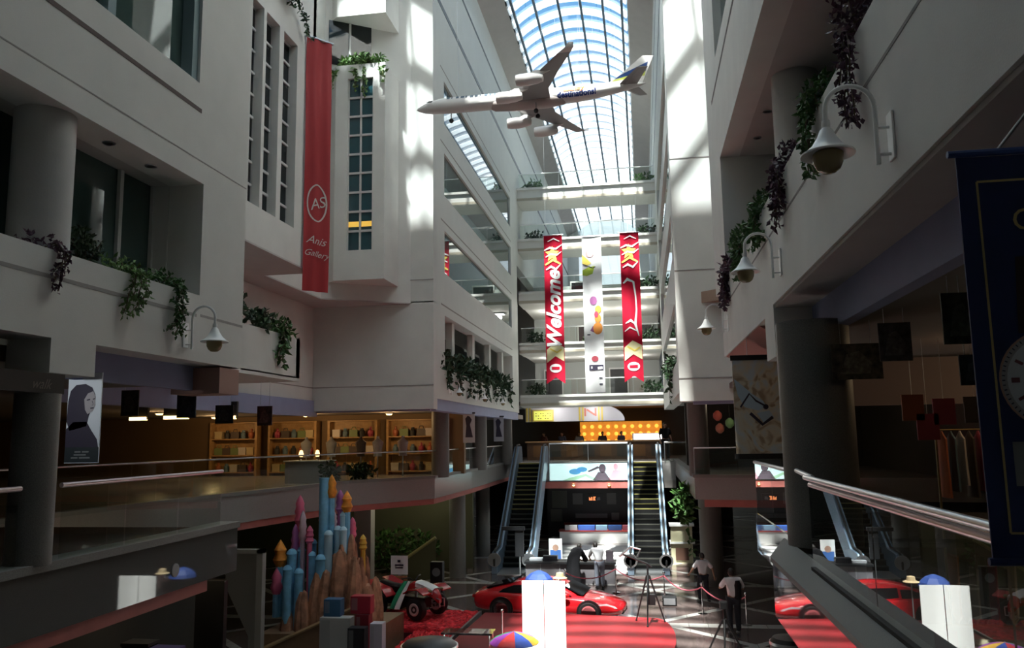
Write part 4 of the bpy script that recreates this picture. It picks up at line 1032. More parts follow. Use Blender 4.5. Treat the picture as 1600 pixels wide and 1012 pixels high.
plant('sunlit plant spilling over the bay ledge', [[(-9.9, 25.4, 18.75), (-10.0, 25.15, 18.5), (-10.05, 25.1, 17.9)], [(-9.0, 25.4, 18.75), (-8.95, 25.1, 18.5), (-8.9, 25.08, 17.6)], [(-9.3, 25.4, 18.75), (-9.25, 25.1, 18.5), (-9.2, 25.08, 17.75)], [(-8.4, 25.4, 18.75), (-8.3, 25.1, 18.5), (-8.2, 25.05, 18.0)]], [((-9.1, 25.35, 18.85), (0.9, 0.2, 0.22), 420)], M['leaf2'], 0.17, dens=36)
B = 2.05
plant('purple leaved plant high on the right parapet nearest the large lamp', hang(B, 7.45, 9.6, 0.95, -1, 4, 0.15), [((2.2, 7.7, 9.95), (0.28, 0.4, 0.5), 600)], M['leafp'], 0.075)
plant('fresh green plant trailing behind the large right lamp', hang(B, 9.3, 9.6, 0.8, -1, 5, 0.2), [((2.15, 9.2, 9.7), (0.28, 0.5, 0.28), 420)], M['leaf'], 0.09)
plant('mixed purple and green plant beyond the large right lamp', hang(B, 11.4, 9.6, 0.75, -1, 5, 0.3), [((2.15, 11.3, 9.7), (0.25, 0.8, 0.2), 320)], M['leafp'], 0.10)
plant('green plant above the middle right lamp', hang(B, 13.8, 9.6, 0.55, -1, 5, 0.4), [((2.15, 13.6, 9.68), (0.25, 1.0, 0.2), 320)], M['leaf'], 0.11)
plant('bushy green plant behind the middle right lamp', hang(B, 16.2, 9.6, 0.6, -1, 5, 0.5), [((2.1, 16.0, 9.7), (0.3, 1.2, 0.25), 360)], M['leaf'], 0.12)
plant('purple plant hanging at the far end of the right parapet', hang(B, 18.9, 9.6, 0.75, -1, 5, 0.4), [((2.1, 18.6, 9.7), (0.25, 1.0, 0.2), 280)], M['leafp'], 0.13)
plant('green plant at the top right edge of the view', [], [((2.7, 5.9, 9.9), (0.3, 0.35, 0.24), 200)], M['leaf'], 0.08, name='bush')
for i in range(8):
    yy = 28.9 + i * 1.95
    plant('dark planter bush along the far left wall, %s of eight from the near end' % ('first', 'second', 'third', 'fourth', 'fifth', 'sixth', 'seventh', 'last')[i],
          hang(-7.0, yy, 8.45, 0.75, 1, 3, 0.5), [((-7.15, yy, 8.75), (0.3, 0.95, 0.5), 150)], M['leafd'], 0.26, 'planter bushes on the far left wall', dens=14)
ns = ('topmost', 'second', 'third', 'fourth', 'lowest')
for i, (a, b_) in enumerate(BR):
    for s, xx in (('left', -6.1), ('right', 0.65)):
        if (i, s) in ((2, 'left'),): continue
        plant('dark green plant at the %s end of the %s bridge' % (s, ns[i]), [],
              [((xx, 47.85, b_ + 0.36), (0.6, 0.25, 0.36), 100)], M['leafd' if i else 'leaf'], 0.26, 'plants on the far bridges', dens=14)
for i, (xx, zz) in enumerate(((-3.2, 11.75), (0.2, 11.8), (-4.4, 14.65), (0.5, 14.66))):
    plant('small dark plant behind the bridges, %s' % ('fourth level left', 'fourth level right', 'third level left', 'third level right')[i], [], [((xx, 51.5, zz), (0.5, 0.2, 0.35), 70)], M['leafd'], 0.26, 'plants behind the far bridges', name='potted_plant')
plant('trailing plant with pale flowers low on the far right wall', hang(1.22, 33, 8.45, 1.1, -1, 4, 1.2), [((1.15, 33, 8.6), (0.25, 2.0, 0.4), 160)], M['leafd'], 0.22, dens=14)
plant('tall green palm behind the right escalator base', [[(1.7, 33.2, 1.4), (1.6, 33.1, 2.6), (1.4, 33.0, 3.6)]], [((1.45, 33, 3.3), (0.35, 0.3, 0.75), 220)], M['leaf'], 0.3, None, dens=10, name='palm')
plant('dark low bushes on the far left gallery edge', [], [((-10.0, 28.3, 4.85), (0.4, 0.8, 0.3), 220), ((-10.55, 26.7, 4.9), (0.25, 0.5, 0.35), 140)], M['leafd'], 0.2, None, name='bush')
plant('leafy green plants inside the ground floor shop under the left gallery', [], [((-11.2, 36.7, 1.0), (2.2, 0.5, 1.0), 500)], M['leaf'], 0.28, None, name='bush')

for i, (a, b_) in enumerate(BR):
    balustrade('glass balustrade on the %s far bridge' % ns[i], (-6.9, 47.12), (1.15, 47.12), b_ + 0.92, b_ + 0.03, 5, mats=('white',), r=0.03, gap=0.03)

# ceiling lights added to brighten the lobby levels and the cafe
for lv, z in (('cafe', 7.88), ('first lobby', 10.82), ('second lobby', 13.76)):
    for i, x in enumerate((-5.4, -2.9, -0.4)):
        t = thing('ceiling_light', 'square white ceiling light of the %s level, %s' % (lv, ('left', 'middle', 'right')[i]), 'light', (x, 50.4, z), 'ceiling lights behind the bridges')
        MB().box(x - 0.35, x + 0.35, 50.05, 50.75, z - 0.04, z).build('frame', M['steel'], t)
        MB().box(x - 0.3, x + 0.3, 50.1, 50.7, z - 0.06, z - 0.035).build('diffuser', M['white_light'], t)
        lamp_light(t, 70 if lv == 'cafe' else 130, (1.0, 0.97, 0.92))

# ------------------------------------------------------------------ large hanging posters near the viewer
navy = mat('navy_banner', (0.016, 0.028, 0.10), 0.5); gold_p = mat('gold_print', (0.45, 0.34, 0.14), 0.45)
f = banner_map(1.70, 4.5, 7.53, 0.0, 0.006, 7)
t = thing('watch_banner', 'navy blue banner with a large wrist watch and gold frame at the right edge', 'banner', (2.1, 4.5, 7.5))
cloth(f, 0.72, 2.10, nu=14, nv=30).build('cloth', navy, t, smooth=True)
MB().tube([(1.66, 4.5, 7.55), (2.45, 4.5, 7.55)], 0.02, 8).build('top_rod', mat('blue_rod', (0.06, 0.10, 0.28), 0.35), t, smooth=True)
MB().tube([(1.68, 4.5, 5.44), (2.44, 4.5, 5.44)], 0.02, 8).build('bottom_rod', navy, t, smooth=True)
for x in (1.9, 2.35): MB().tube([(x, 4.5, 7.55), (2.86, 4.5, 8.72)], 0.008, 6).build('hanging_wire', M['steel'], t)
merge(strip(f, [(0.09, 0.14), (0.63, 0.14)], 0.012, 0.012), strip(f, [(0.09, 0.14), (0.09, 1.95)], 0.012, 0.012), strip(f, [(0.63, 0.14), (0.63, 1.95)], 0.012, 0.012), strip(f, [(0.09, 1.95), (0.63, 1.95)], 0.012, 0.012)).build('gold_frame', gold_p, t)
letters(f, 'C', 0.17, 0.30, 0.36, off=0.014).build('gold_letter', gold_p, t)
letters(f, 'O', 0.07, 0.33, 0.47, off=0.014).build('gold_letter', gold_p, t)
wc = (0.36, 1.19)
def disc(cx, cy, r, n=40): return [(cx + r * math.cos(2 * math.pi * k / n), cy + r * math.sin(2 * math.pi * k / n)) for k in range(n)]
patch(f, [(0.24, 0.55), (0.45, 0.55), (0.47, 0.95), (0.22, 0.95)], 0.012).build('strap', mat('brown_strap', (0.035, 0.02, 0.015), 0.5), t)
patch(f, [(0.22, 1.38), (0.47, 1.38), (0.45, 1.85), (0.24, 1.85)], 0.012).build('strap', bpy.data.materials['brown_strap'], t)
patch(f, disc(*wc, 0.255), 0.016).build('bezel', mat('rose_gold_print', (0.40, 0.24, 0.19), 0.4), t)
patch(f, disc(*wc, 0.245), 0.018).build('bezel_edge', mat('steel_print', (0.30, 0.29, 0.30), 0.4), t)
patch(f, disc(*wc, 0.218), 0.020).build('dial', mat('pale_dial', (0.50, 0.52, 0.56), 0.4), t)
mk = []
for k in range(12):
    a = math.pi * k / 6
    mk.append(strip(f, [(wc[0] + 0.16 * math.sin(a), wc[1] - 0.16 * math.cos(a)), (wc[0] + 0.20 * math.sin(a), wc[1] - 0.20 * math.cos(a))], 0.016 if k % 3 else 0.026, 0.022))
mk += [strip(f, [(wc[0], wc[1]), (wc[0] - 0.02, wc[1] - 0.15)], 0.012, 0.024), strip(f, [(wc[0], wc[1]), (wc[0] + 0.09, wc[1] + 0.05)], 0.016, 0.024)]
merge(*mk).build('hands_and_markers', mat('dial_marks', (0.16, 0.05, 0.06), 0.4), t)
mk = []
for k in range(60):
    a = math.pi * k / 30
    mk.append(strip(f, [(wc[0] + 0.228 * math.sin(a), wc[1] - 0.228 * math.cos(a)), (wc[0] + 0.242 * math.sin(a), wc[1] - 0.242 * math.cos(a))], 0.006, 0.020))
merge(*mk).build('bezel_notches', M['print_dark'], t)
patch(f, [(0.14, 1.5), (0.6, 1.5), (0.6, 1.72), (0.14, 1.72)], 0.010).build('grey_panel', mat('grey_print', (0.20, 0.20, 0.20), 0.5), t)

t.location = (1.540, 3.3, 7.03); t.scale = (0.7333,) * 3
# poster with the dark haired woman at left
f = banner_map(-7.71, 10.0, 6.95, 0.0, 0.0, 1); W = 0.50
t = thing('portrait_poster', 'black and white poster of a dark haired woman beside the left column', 'poster', (-7.45, 10, 6.95))
MB().box(-7.71, -7.21, 10.0, 10.02, 5.74, 6.95).build('board', mat('poster_pale_blue', (0.78, 0.86, 0.92), 0.5), t)
ink = M['print_dark']
merge(patch(f, [(0.01, 0.38), (0.04, 0.24), (0.12, 0.16), (0.26, 0.15), (0.36, 0.2), (0.41, 0.30), (0.40, 0.42), (0.33, 0.58), (0.30, 0.72), (0.05, 0.78), (0.0, 0.65)], 0.003),
      patch(f, [(0.0, 0.76), (0.10, 0.66), (0.30, 0.66), (0.38, 0.78), (0.47, 0.9), (0.49, 1.0), (0.0, 1.0)], 0.003)).build('hair_and_coat', ink, t)
patch(f, [(0.25, 0.36), (0.30, 0.28), (0.38, 0.25), (0.42, 0.33), (0.41, 0.38), (0.42, 0.44), (0.38, 0.52), (0.31, 0.56), (0.27, 0.50)], 0.005).build('face', mat('printed_face', (0.42, 0.40, 0.42), 0.5), t)
merge(strip(f, [(0.29, 0.37), (0.34, 0.36)], 0.016, 0.007), strip(f, [(0.38, 0.36), (0.415, 0.35)], 0.012, 0.007), strip(f, [(0.35, 0.48), (0.40, 0.475)], 0.016, 0.007), strip(f, [(0.37, 0.38), (0.39, 0.43), (0.37, 0.44)], 0.006, 0.007)).build('eyes_and_lips', ink, t)
patch(f, [(0.0, 1.0), (0.5, 1.0), (0.5, 1.2), (0.0, 1.2)], 0.005).build('dark_band', mat('dark_band', (0.02, 0.03, 0.035), 0.5), t)
merge(*[strip(f, [(a, v), (b_, v)], 0.02, 0.007) for a, b_, v in ((0.15, 0.24, 1.06), (0.26, 0.36, 1.06), (0.14, 0.32, 1.10), (0.1, 0.2, 1.14), (0.22, 0.38, 1.14))]).build('band_marks', mat('grey_marks', (0.2, 0.22, 0.22), 0.5), t)
MB().tube([(-7.46, 10.01, 6.95), (-7.46, 10.01, 7.0)], 0.006, 6).build('hanger', M['steel'], t)

# dark shop sign above the left column
t = thing('shop_sign', 'black sign box with faint script above the left column', 'sign', (-7.2, 8.2, 6.6))
MB().box(-7.5, -6.98, 6.6, 8.98, 6.60, 6.84).build('box', mat('black_sign', (0.03, 0.026, 0.024), 0.4), t)
m = text_mb('walk', 0.17, shear=0.4); xform(m, lambda p: (-6.974, 8.58 + p.x, 6.70 + p.z)); m.build('script_lettering', mat('dull_sign_script', (0.16, 0.14, 0.12), 0.5), t)

# silk poster at right
f = banner_map(1.78, 16.5, 7.48, 0.0, 0.0, 1)
t = thing('picture_poster', 'tall poster of pale blue ribbons on cream hanging beside the large right column', 'poster', (2.2, 16.5, 7.5))
def swirl_mat():
    m = bpy.data.materials.new('cream_silk_print'); m.use_nodes = True; nt = m.node_tree; b = nt.nodes['Principled BSDF']
    tc = nt.nodes.new('ShaderNodeTexCoord'); wv = nt.nodes.new('ShaderNodeTexNoise'); rp = nt.nodes.new('ShaderNodeValToRGB')
    wv.inputs['Scale'].default_value = 2.6; wv.inputs['Distortion'].default_value = 1.6; wv.inputs['Detail'].default_value = 1.5
    e = rp.color_ramp.elements; e[0].position = 0.36; e[0].color = (0.34, 0.25, 0.17, 1); e[1].position = 0.66; e[1].color = (0.52, 0.60, 0.66, 1)
    n = e.new(0.47); n.color = (0.62, 0.56, 0.44, 1)
    nt.links.new(tc.outputs['Object'], wv.inputs['Vector']); nt.links.new(wv.outputs['Fac'], rp.inputs[0]); nt.links.new(rp.outputs[0], b.inputs['Base Color'])
    return m
MB().box(1.78, 2.68, 16.5, 16.53, 5.58, 7.44).build('print', swirl_mat(), t)
patch(f, [(0.02, 0.42), (0.12, 0.5), (0.35, 0.72), (0.55, 0.86), (0.62, 0.98), (0.45, 1.05), (0.2, 0.98), (0.08, 0.75)], 0.004).build('pale_ribbon', mat('pale_blue_print', (0.42, 0.55, 0.66), 0.5), t)
merge(strip(f, [(0.12, 0.98), (0.3, 0.72), (0.42, 0.86), (0.62, 0.98)], 0.035, 0.007), strip(f, [(0.3, 1.1), (0.52, 1.32), (0.72, 1.18)], 0.06, 0.007), patch(f, disc(0.6, 0.98, 0.05), 0.007)).build('dark_outline', M['print_dark'], t)
patch(f, [(0.42, 1.1), (0.66, 1.05), (0.74, 1.18), (0.55, 1.3)], 0.006).build('pale_ribbon', bpy.data.materials['pale_blue_print'], t)
MB().box(1.75, 2.71, 16.49, 16.54, 7.42, 7.52).build('top_bar', M['black'], t); MB().box(1.75, 2.71, 16.49, 16.54, 5.5, 5.6).build('bottom_bar', M['black'], t)
for x in (2.08, 2.5): MB().tube([(x, 16.52, 7.52), (x, 16.52, 7.9)], 0.006, 6).build('hanger', M['steel'], t)

# two narrow posters between the far left columns
for i, (xx, yy) in enumerate(((-7.45, 33.6), (-7.35, 40.2))):
    t = thing('narrow_poster', 'narrow pale poster with a dark figure between far left columns, %s one' % ('nearer', 'farther')[i], 'poster', (xx + 0.25, yy, 7.0), 'narrow posters between columns')
    MB().box(xx, xx + 0.5, yy, yy + 0.02, 5.78, 6.98).build('board', mat('poster_grey_%d' % i, (0.42, 0.42, 0.47), 0.5), t)
    f = banner_map(xx, yy, 6.98, 0, 0, 1)
    patch(f, [(0.14, 0.5), (0.1, 0.2), (0.2, 0.08), (0.3, 0.12), (0.38, 0.25), (0.3, 0.45), (0.42, 0.98), (0.1, 0.98)], 0.006).build('dark_figure', M['print_dark'], t)
    MB().box(xx - 0.02, xx + 0.52, yy - 0.01, yy + 0.03, 6.98, 7.04).build('top_bar', M['black'], t)
    MB().tube([(xx + 0.25, yy + 0.01, 7.04), (xx + 0.25, yy + 0.01, 7.08)], 0.01, 6).build('hanger', M['steel'], t)

# dark square posters hanging from the gallery ceilings
def dark_poster(label, x, y, z0, z1, w, c, zc, grp):
    t = thing('hanging_poster', label, 'poster', (x, y, z1), grp)
    MB().box(x - w / 2, x + w / 2, y, y + 0.02, z0, z1).build('board', mat('dark_print_%d' % (len(bpy.data.materials)), c, 0.5, noise=0.9, nscale=9), t)
    f = banner_map(x - w / 2, y, z1, 0, 0, 1); h = z1 - z0
    patch(f, [(w * 0.15, h * 0.85), (w * 0.3, h * 0.3), (w * 0.55, h * 0.2), (w * 0.8, h * 0.55), (w * 0.75, h * 0.85)], 0.004).build('picture', mat('dark_shape_%d' % (len(bpy.data.materials)), tuple(min(1, 1.9 * q + 0.01) for q in c), 0.5, noise=0.6, nscale=14), t)
    for s in (-0.3, 0.3): MB().tube([(x + s * w, y + 0.01, z1), (x + s * w, y + 0.01, zc)], 0.004, 5).build('hanging_wire', M['steel'], t)
for a in (('small brown dark poster hanging behind the left portrait poster', -9.5, 14.0, 6.5, 6.98, 0.36, (0.05, 0.045, 0.035), 7.36),
          ('dark blue poster hanging second from left under the left bulkhead', -8.35, 14.0, 6.44, 6.94, 0.38, (0.03, 0.032, 0.045), 7.36),
          ('black poster hanging third from left over the lit store', -9.0, 16.6, 6.38, 6.78, 0.42, (0.015, 0.015, 0.017), 7.36),
          ('small dark red poster hanging fourth from left over the lit store', -8.5, 17.5, 6.34, 6.78, 0.36, (0.05, 0.02, 0.02), 7.36)):
    dark_poster(*a, grp='dark posters hanging at left')
for a in (('dark brown poster hanging lowest beside the large right column', 2.75, 11.0, 6.66, 7.12, 0.62, (0.06, 0.05, 0.035), 7.42),
          ('dark grey patterned poster hanging second from the right column', 2.94, 10.0, 6.80, 7.25, 0.36, (0.045, 0.045, 0.05), 7.42),
          ('dark green poster hanging nearest on the right beside the navy banner', 2.95, 8.0, 6.78, 7.26, 0.34, (0.04, 0.045, 0.03), 7.42),
          ('dark round patterned poster behind the watch banner edge', 3.02, 8.0, 6.40, 6.68, 0.26, (0.03, 0.035, 0.04), 7.42)):
    dark_poster(*a, grp='dark posters hanging at right')

# ------------------------------------------------------------------ shops on the upper galleries
shelf_wood = mat('lit_shelf_wood', (0.34, 0.20, 0.08), 0.5, noise=0.2, nscale=5)
goods_c = [(0.4, 0.12, 0.05), (0.08, 0.06, 0.05), (0.45, 0.36, 0.2), (0.10, 0.16, 0.2), (0.35, 0.05, 0.08), (0.15, 0.2, 0.08), (0.5, 0.45, 0.4), (0.03, 0.03, 0.03)]
goods_m = [mat('goods_colour_%d' % i, c, 0.5) for i, c in enumerate(goods_c)]
goods = []
for i, m_ in enumerate(goods_m):
    b = MB()
    if i % 4 == 0: b.lathe([(0.07, 0), (0.11, 0.12), (0.10, 0.22), (0.04, 0.26), (0.035, 0.34), (0.05, 0.36)], n=12); nm = 'vase'
    elif i % 4 == 1: b.box(-0.16, 0.16, -0.06, 0.06, 0, 0.26); b.tube([(-0.09, 0, 0.26), (-0.06, 0, 0.36), (0.06, 0, 0.36), (0.09, 0, 0.26)], 0.014, 6); nm = 'handbag'
    elif i % 4 == 2: b.box(-0.14, 0.14, -0.1, 0.1, 0, 0.22); b.box(-0.15, 0.15, -0.11, 0.11, 0.22, 0.28); nm = 'gift_box'
    else: b.lathe([(0.09, 0), (0.10, 0.2), (0.06, 0.26), (0.06, 0.31), (0.0, 0.32)], n=12); nm = 'jar'
    o = b.build(nm, m_); goods.append((nm, o))
used_g = set()
colours = ('rust', 'black', 'beige', 'slate', 'crimson', 'olive', 'ivory', 'charcoal')
def put_goods(k, x, y, z, where, s=1.0):
    nm, g = goods[k % len(goods)]
    lab = 'small %s %s on %s' % (colours[k % len(colours)], nm.replace('_', ' '), where)
    if k % len(goods) in used_g:
        g = g.copy(); COL.objects.link(g)
    used_g.add(k % len(goods))
    g.location = (x, y, z); g.scale = (s, s, s)
    tag(g, lab, nm.replace('_', ' '), 'goods on ' + where)
def shelf_unit(x, y, w, z, where, label, k0):
    t = thing('display_shelf', label, 'shelf', (x, y, z), 'lit shelves in the far left store')
    MB().box(x - w / 2, x + w / 2, y + 0.4, y + 0.45, z, z + 2.3).build('back_panel', shelf_wood, t)
    for s in (-1, 1): MB().box(x + s * (w / 2 - 0.05) - 0.05, x + s * (w / 2 - 0.05) + 0.05, y, y + 0.4, z, z + 2.3).build('side_panel', shelf_wood, t)
    for j, zz in enumerate((0.12, 0.85, 1.55, 2.25)):
        MB().box(x - w / 2 + 0.1, x + w / 2 - 0.1, y, y + 0.4, z + zz, z + zz + 0.05).build('shelf', shelf_wood, t)
    for j, zz in enumerate((0.17, 0.90, 1.60)):
        n = int(w / 0.42)
        for i in range(n): put_goods(k0 + 3 * i + 5 * j + (i * j) % 3, x - w / 2 + 0.35 + (w - 0.7) * i / max(n - 1, 1), y + 0.2, z + zz, where + ', %s row' % ('lowest', 'middle', 'top')[j], 1.15)
for i, x in enumerate((-17.6, -14.9, -12.2, -9.6)):
    shelf_unit(x, 33.3, 2.2, 4.5, 'the %s lit shelf of the left store' % ('leftmost', 'second', 'third', 'rightmost')[i], 'tall warm lit wooden shelf in the far left store, %s of four' % ('leftmost', 'second', 'third', 'rightmost')[i], i * 2)
for i, (x, y, e) in enumerate(((-17.5, 31.5, 45), (-13.5, 31.5, 60), (-10.0, 31.5, 50), (-13.0, 27.0, 25), (-16.5, 26.0, 25))):
    t = thing('ceiling_lamp', 'warm lit lamp in the far left store ceiling, %s' % ('above the leftmost shelf', 'above the middle shelves', 'above the rightmost shelf', 'front centre', 'front left')[i], 'lamp', (x, y, 7.0), 'warm lamps in the far left store')
    MB().lathe([(0.16, 0.05), (0.16, 0.0), (0.13, 0.0), (0.13, 0.05)], (x, y, 6.98), 16).build('housing', M['steel'], t, smooth=True)
    MB().lathe([(0.13, 0.0), (0.10, -0.05), (0.001, -0.06)], (x, y, 6.99), 14).build('lens', M['warm_light'], t, smooth=True)
    lamp_light(t, e, (1.0, 0.62, 0.28))
for i, (x, y, z, rz) in enumerate(((-12.6, 20.6, 6.62, 0.35), (-11.2, 20.9, 6.6, 0.18), (-14.0, 21.0, 6.62, 0.25))):
    t = thing('strip_lamp', 'small orange strip lamp over the dark left shop, %s' % ('middle one', 'right one', 'left one')[i], 'lamp', (x, y, z), 'orange strip lamps at left')
    MB().box(x - rz, x + rz, y, y + 0.1, z, z + 0.09).build('lit_tube', M['warm_light'], t)
    MB().box(x - rz - 0.03, x + rz + 0.03, y + 0.05, y + 0.14, z + 0.02, z + 0.48).build('holder', M['black'], t)
# low display tables and garment busts behind the rail
t = thing('display_table', 'white draped display table with two candle lamps on the far left gallery', 'table', (-11.6, 27.5, 4.5))
MB().box(-12.4, -10.9, 27.2, 28.0, 4.5, 5.25).build('drape', mat('grey_white_cloth', (0.26, 0.26, 0.26), 0.8), t)
MB().box(-12.45, -10.85, 27.15, 28.05, 5.25, 5.29).build('table_top', M['white'], t)
for i, x in enumerate((-11.9, -11.3)):
    t = thing('table_lamp', 'small glowing lamp on the white display table, %s one' % ('left', 'right')[i], 'lamp', (x, 27.4, 5.29), 'lamps on the display table')
    MB().lathe([(0.06, 0), (0.06, 0.02), (0.02, 0.04), (0.02, 0.12)], (x, 27.4, 5.29), 12).build('base', M['chrome'], t, smooth=True)
    MB().lathe([(0.05, 0.12), (0.09, 0.2), (0.05, 0.34), (0.001, 0.36)], (x, 27.4, 5.29), 12).build('shade', lit('candle_glow', (1.0, 0.6, 0.25), 3.0) if i == 0 else bpy.data.materials['candle_glow'], t, smooth=True)
for i, (x, y, c) in enumerate(((-12.4, 29.0, (0.45, 0.47, 0.5)), (-11.5, 29.2, (0.5, 0.5, 0.48)), (-9.9, 29.8, (0.55, 0.55, 0.56)), (-9.1, 30.4, (0.48, 0.42, 0.42)), (-10.6, 29.9, (0.12, 0.10, 0.10)))):
    t = thing('mannequin_bust', 'shop mannequin bust in a %s top, %s in the left store' % (('grey', 'cream', 'white', 'pinkish', 'black')[i], ('leftmost', 'second', 'fourth', 'rightmost', 'third')[i]), 'mannequin', (x, y, 4.5), 'mannequins in the left store')
    MB().rings([[(x + rx * math.cos(a), y + ry * math.sin(a), 4.5 + z) for a in [2 * math.pi * k / 16 for k in range(16)]] for z, rx, ry in ((0.85, 0.17, 0.12), (1.0, 0.15, 0.11), (1.2, 0.19, 0.13), (1.38, 0.22, 0.12), (1.46, 0.12, 0.09), (1.5, 0.06, 0.06), (1.6, 0.055, 0.055))]).build('torso', mat('bust_cloth_%d' % i, c, 0.7), t, smooth=True)
    MB().tube([(x, y, 4.5), (x, y, 5.36)], 0.025, 8).build('pole', M['steel'], t); MB().lathe([(0.2, 0), (0.2, 0.03), (0.03, 0.05)], (x, y, 4.5), 16).build('foot', M['steel'], t)
# right gallery: racks of clothes under dim warm lamps
for i, (x, y) in enumerate(((5.4, 14.6), (6.6, 15.6), (7.4, 14.2))):
    t = thing('clothes_rack', 'rack of hanging clothes deep in the right gallery, %s' % ('beside the large column', 'middle one', 'right one')[i], 'rack', (x, y, 4.5), 'clothes racks in the right gallery')
    fr_m = MB()
    fr_m.tube([(x - 0.6, y, 4.5), (x - 0.6, y, 6.0), (x + 0.6, y, 6.0), (x + 0.6, y, 4.5)], 0.02, 6); fr_m.build('frame', mat('brass_frame', (0.35, 0.25, 0.1), 0.4, metal=0.6) if i == 0 else bpy.data.materials['brass_frame'], t)
    for k in range(8):
        xx = x - 0.5 + k * 0.14; g = MB()
        g.rings([[(xx + 0.045 * math.cos(a) * s, y + r * math.sin(a), z) for a in [2 * math.pi * q / 10 for q in range(10)]] for z, r, s in ((4.9 + 0.1 * (k % 3), 0.24, 1.2), (5.5, 0.2, 1), (5.85, 0.2, 0.9), (5.92, 0.08, 0.6), (5.98, 0.02, 0.3))])
        g.build('garment', mat('garment_%d_%d' % (i, k), goods_c[(k * 3 + i) % 8], 0.8), t, smooth=True)
for i, (x, y, e) in enumerate(((5.6, 13.6, 14), (7.3, 15.0, 18), (4.6, 20.0, 22), (5.0, 9.0, 4))):
    t = thing('ceiling_lamp', 'dim warm lamp in the right gallery ceiling, %s' % ('by the large column', 'over the middle racks', 'far end', 'near end')[i], 'lamp', (x, y, 7.4), 'warm lamps in the right gallery')
    MB().lathe([(0.14, 0.05), (0.14, 0.0), (0.11, 0.0), (0.11, 0.05)], (x, y, 7.37), 16).build('housing', M['steel'], t, smooth=True)
    MB().lathe([(0.11, 0.0), (0.08, -0.04), (0.001, -0.05)], (x, y, 7.38), 14).build('lens', M['warm_light'], t, smooth=True)
    lamp_light(t, e, (1.0, 0.7, 0.4))
t = thing('store_beam', 'pale pinkish shop fascia deep in the right gallery', 'fascia', (6.5, 17, 6.6)); MB().box(3.6, 9.4, 17.0, 17.2, 6.5, 7.42).build('board', mat('pink_fascia', (0.24, 0.19, 0.19), 0.7), t)
t = thing('wooden_pillar', 'brown timber pillar in the right gallery shop', 'pillar', (6.2, 11.8, 4.5)); MB().box(6.0, 6.75, 11.6, 12.2, 4.5, 7.42).build('shaft', M['wood'], t); MB().box(5.95, 6.8, 11.55, 12.25, 4.5, 4.7).build('plinth', M['wood'], t)
for i, (x, z) in enumerate(((4.15, 6.35), (4.6, 6.28), (5.05, 6.3), (5.5, 6.4), (4.35, 6.05))):
    m = MB(); m.box(x - 0.16, x + 0.16, 13.5, 13.53, z - 0.2, z + 0.2); o = m.build('hanging_card', goods_m[(0, 4, 1, 0, 4)[i]])
    MB().tube([(x, 13.515, z + 0.2), (x, 13.515, 7.42)], 0.004, 5).build('thread', M['steel'], o)
    tag(o, 'small %s card hanging in the right shop, %s' % (('rust', 'crimson', 'black', 'rust', 'crimson')[i], ('leftmost of the row', 'second of the row', 'third of the row', 'rightmost of the row', 'lower one')[i]), 'sign', 'small cards hanging in the right shop')

# ------------------------------------------------------------------ ground floor at left
t = thing('stair_panel', 'grey panelled stair side under the end of the left gallery', 'panel', (-10, 19.7, 0))
m = MB(); m.extr([(-10.5, 3.2), (-9.62, 3.2), (-9.62, 0.0), (-9.85, 0.0), (-9.85, 1.2), (-10.5, 2.4)], 1, 19.7, 19.8); m.build('side', mat('stair_grey', (0.20, 0.20, 0.19), 0.7), t)
MB().box(-9.66, -9.5, 19.65, 19.85, 0, 3.3).build('edge_post', mat('stair_post', (0.30, 0.30, 0.28), 0.7), t); MB().box(-10.5, -9.5, 19.65, 19.85, 3.2, 3.3).build('top_rail', bpy.data.materials['stair_post'], t)
t = thing('display_board', 'black upright display panel below the left gallery edge', 'panel', (-9.4, 17, 0)); MB().box(-9.75, -9.08, 17.0, 17.15, 0.02, 3.0).build('board', M['black'], t); MB().box(-9.8, -9.03, 16.9, 17.25, 0, 0.08).build('foot', M['grey'], t)
for i, (x, y, c) in enumerate(((-9.9, 14.2, (0.16, 0.13, 0.04)), (-10.4, 13.4, (0.05, 0.06, 0.04)), (-9.3, 15.0, (0.06, 0.05, 0.16)), (-10.1, 15.4, (0.03, 0.03, 0.03)))):
    t = thing('display_cabinet', '%s display cabinet in the dark shop below the left gallery' % ('mustard', 'olive', 'violet', 'black')[i], 'cabinet', (x, y, 0))
    MB().box(x - 0.3, x + 0.3, y, y + 0.4, 0, 0.9).build('base', mat('cabinet_%d' % i, c, 0.5), t); MB().box(x - 0.28, x + 0.28, y + 0.02, y + 0.38, 0.9, 2.0).build('glass_case', M['window_dark'], t); MB().box(x - 0.3, x + 0.3, y, y + 0.4, 2.0, 2.06).build('cap', bpy.data.materials['cabinet_%d' % i], t)
t = thing('round_badge', 'small round pale badge on the left granite edge', 'badge', (-7.0, 11.6, 4.1)); MB().lathe([(0.001, 0.0), (0.10, 0.0), (0.10, 0.012), (0.085, 0.016), (0.001, 0.016)], (-6.998, 11.6, 4.1), 20, 'x').build('disc', mat('badge_grey', (0.36, 0.36, 0.35), 0.5), t)  # pale disc painted in place of a reflected light
t = thing('white_column', 'square pale pillar under the far left gallery behind the castle', 'pillar', (-11.3, 32, 0)); MB().box(-11.6, -10.9, 32, 32.5, 0, 3.75).build('shaft', M['column'], t); MB().box(-11.7, -10.8, 31.9, 32.6, 0, 0.15).build('plinth', M['column'], t)
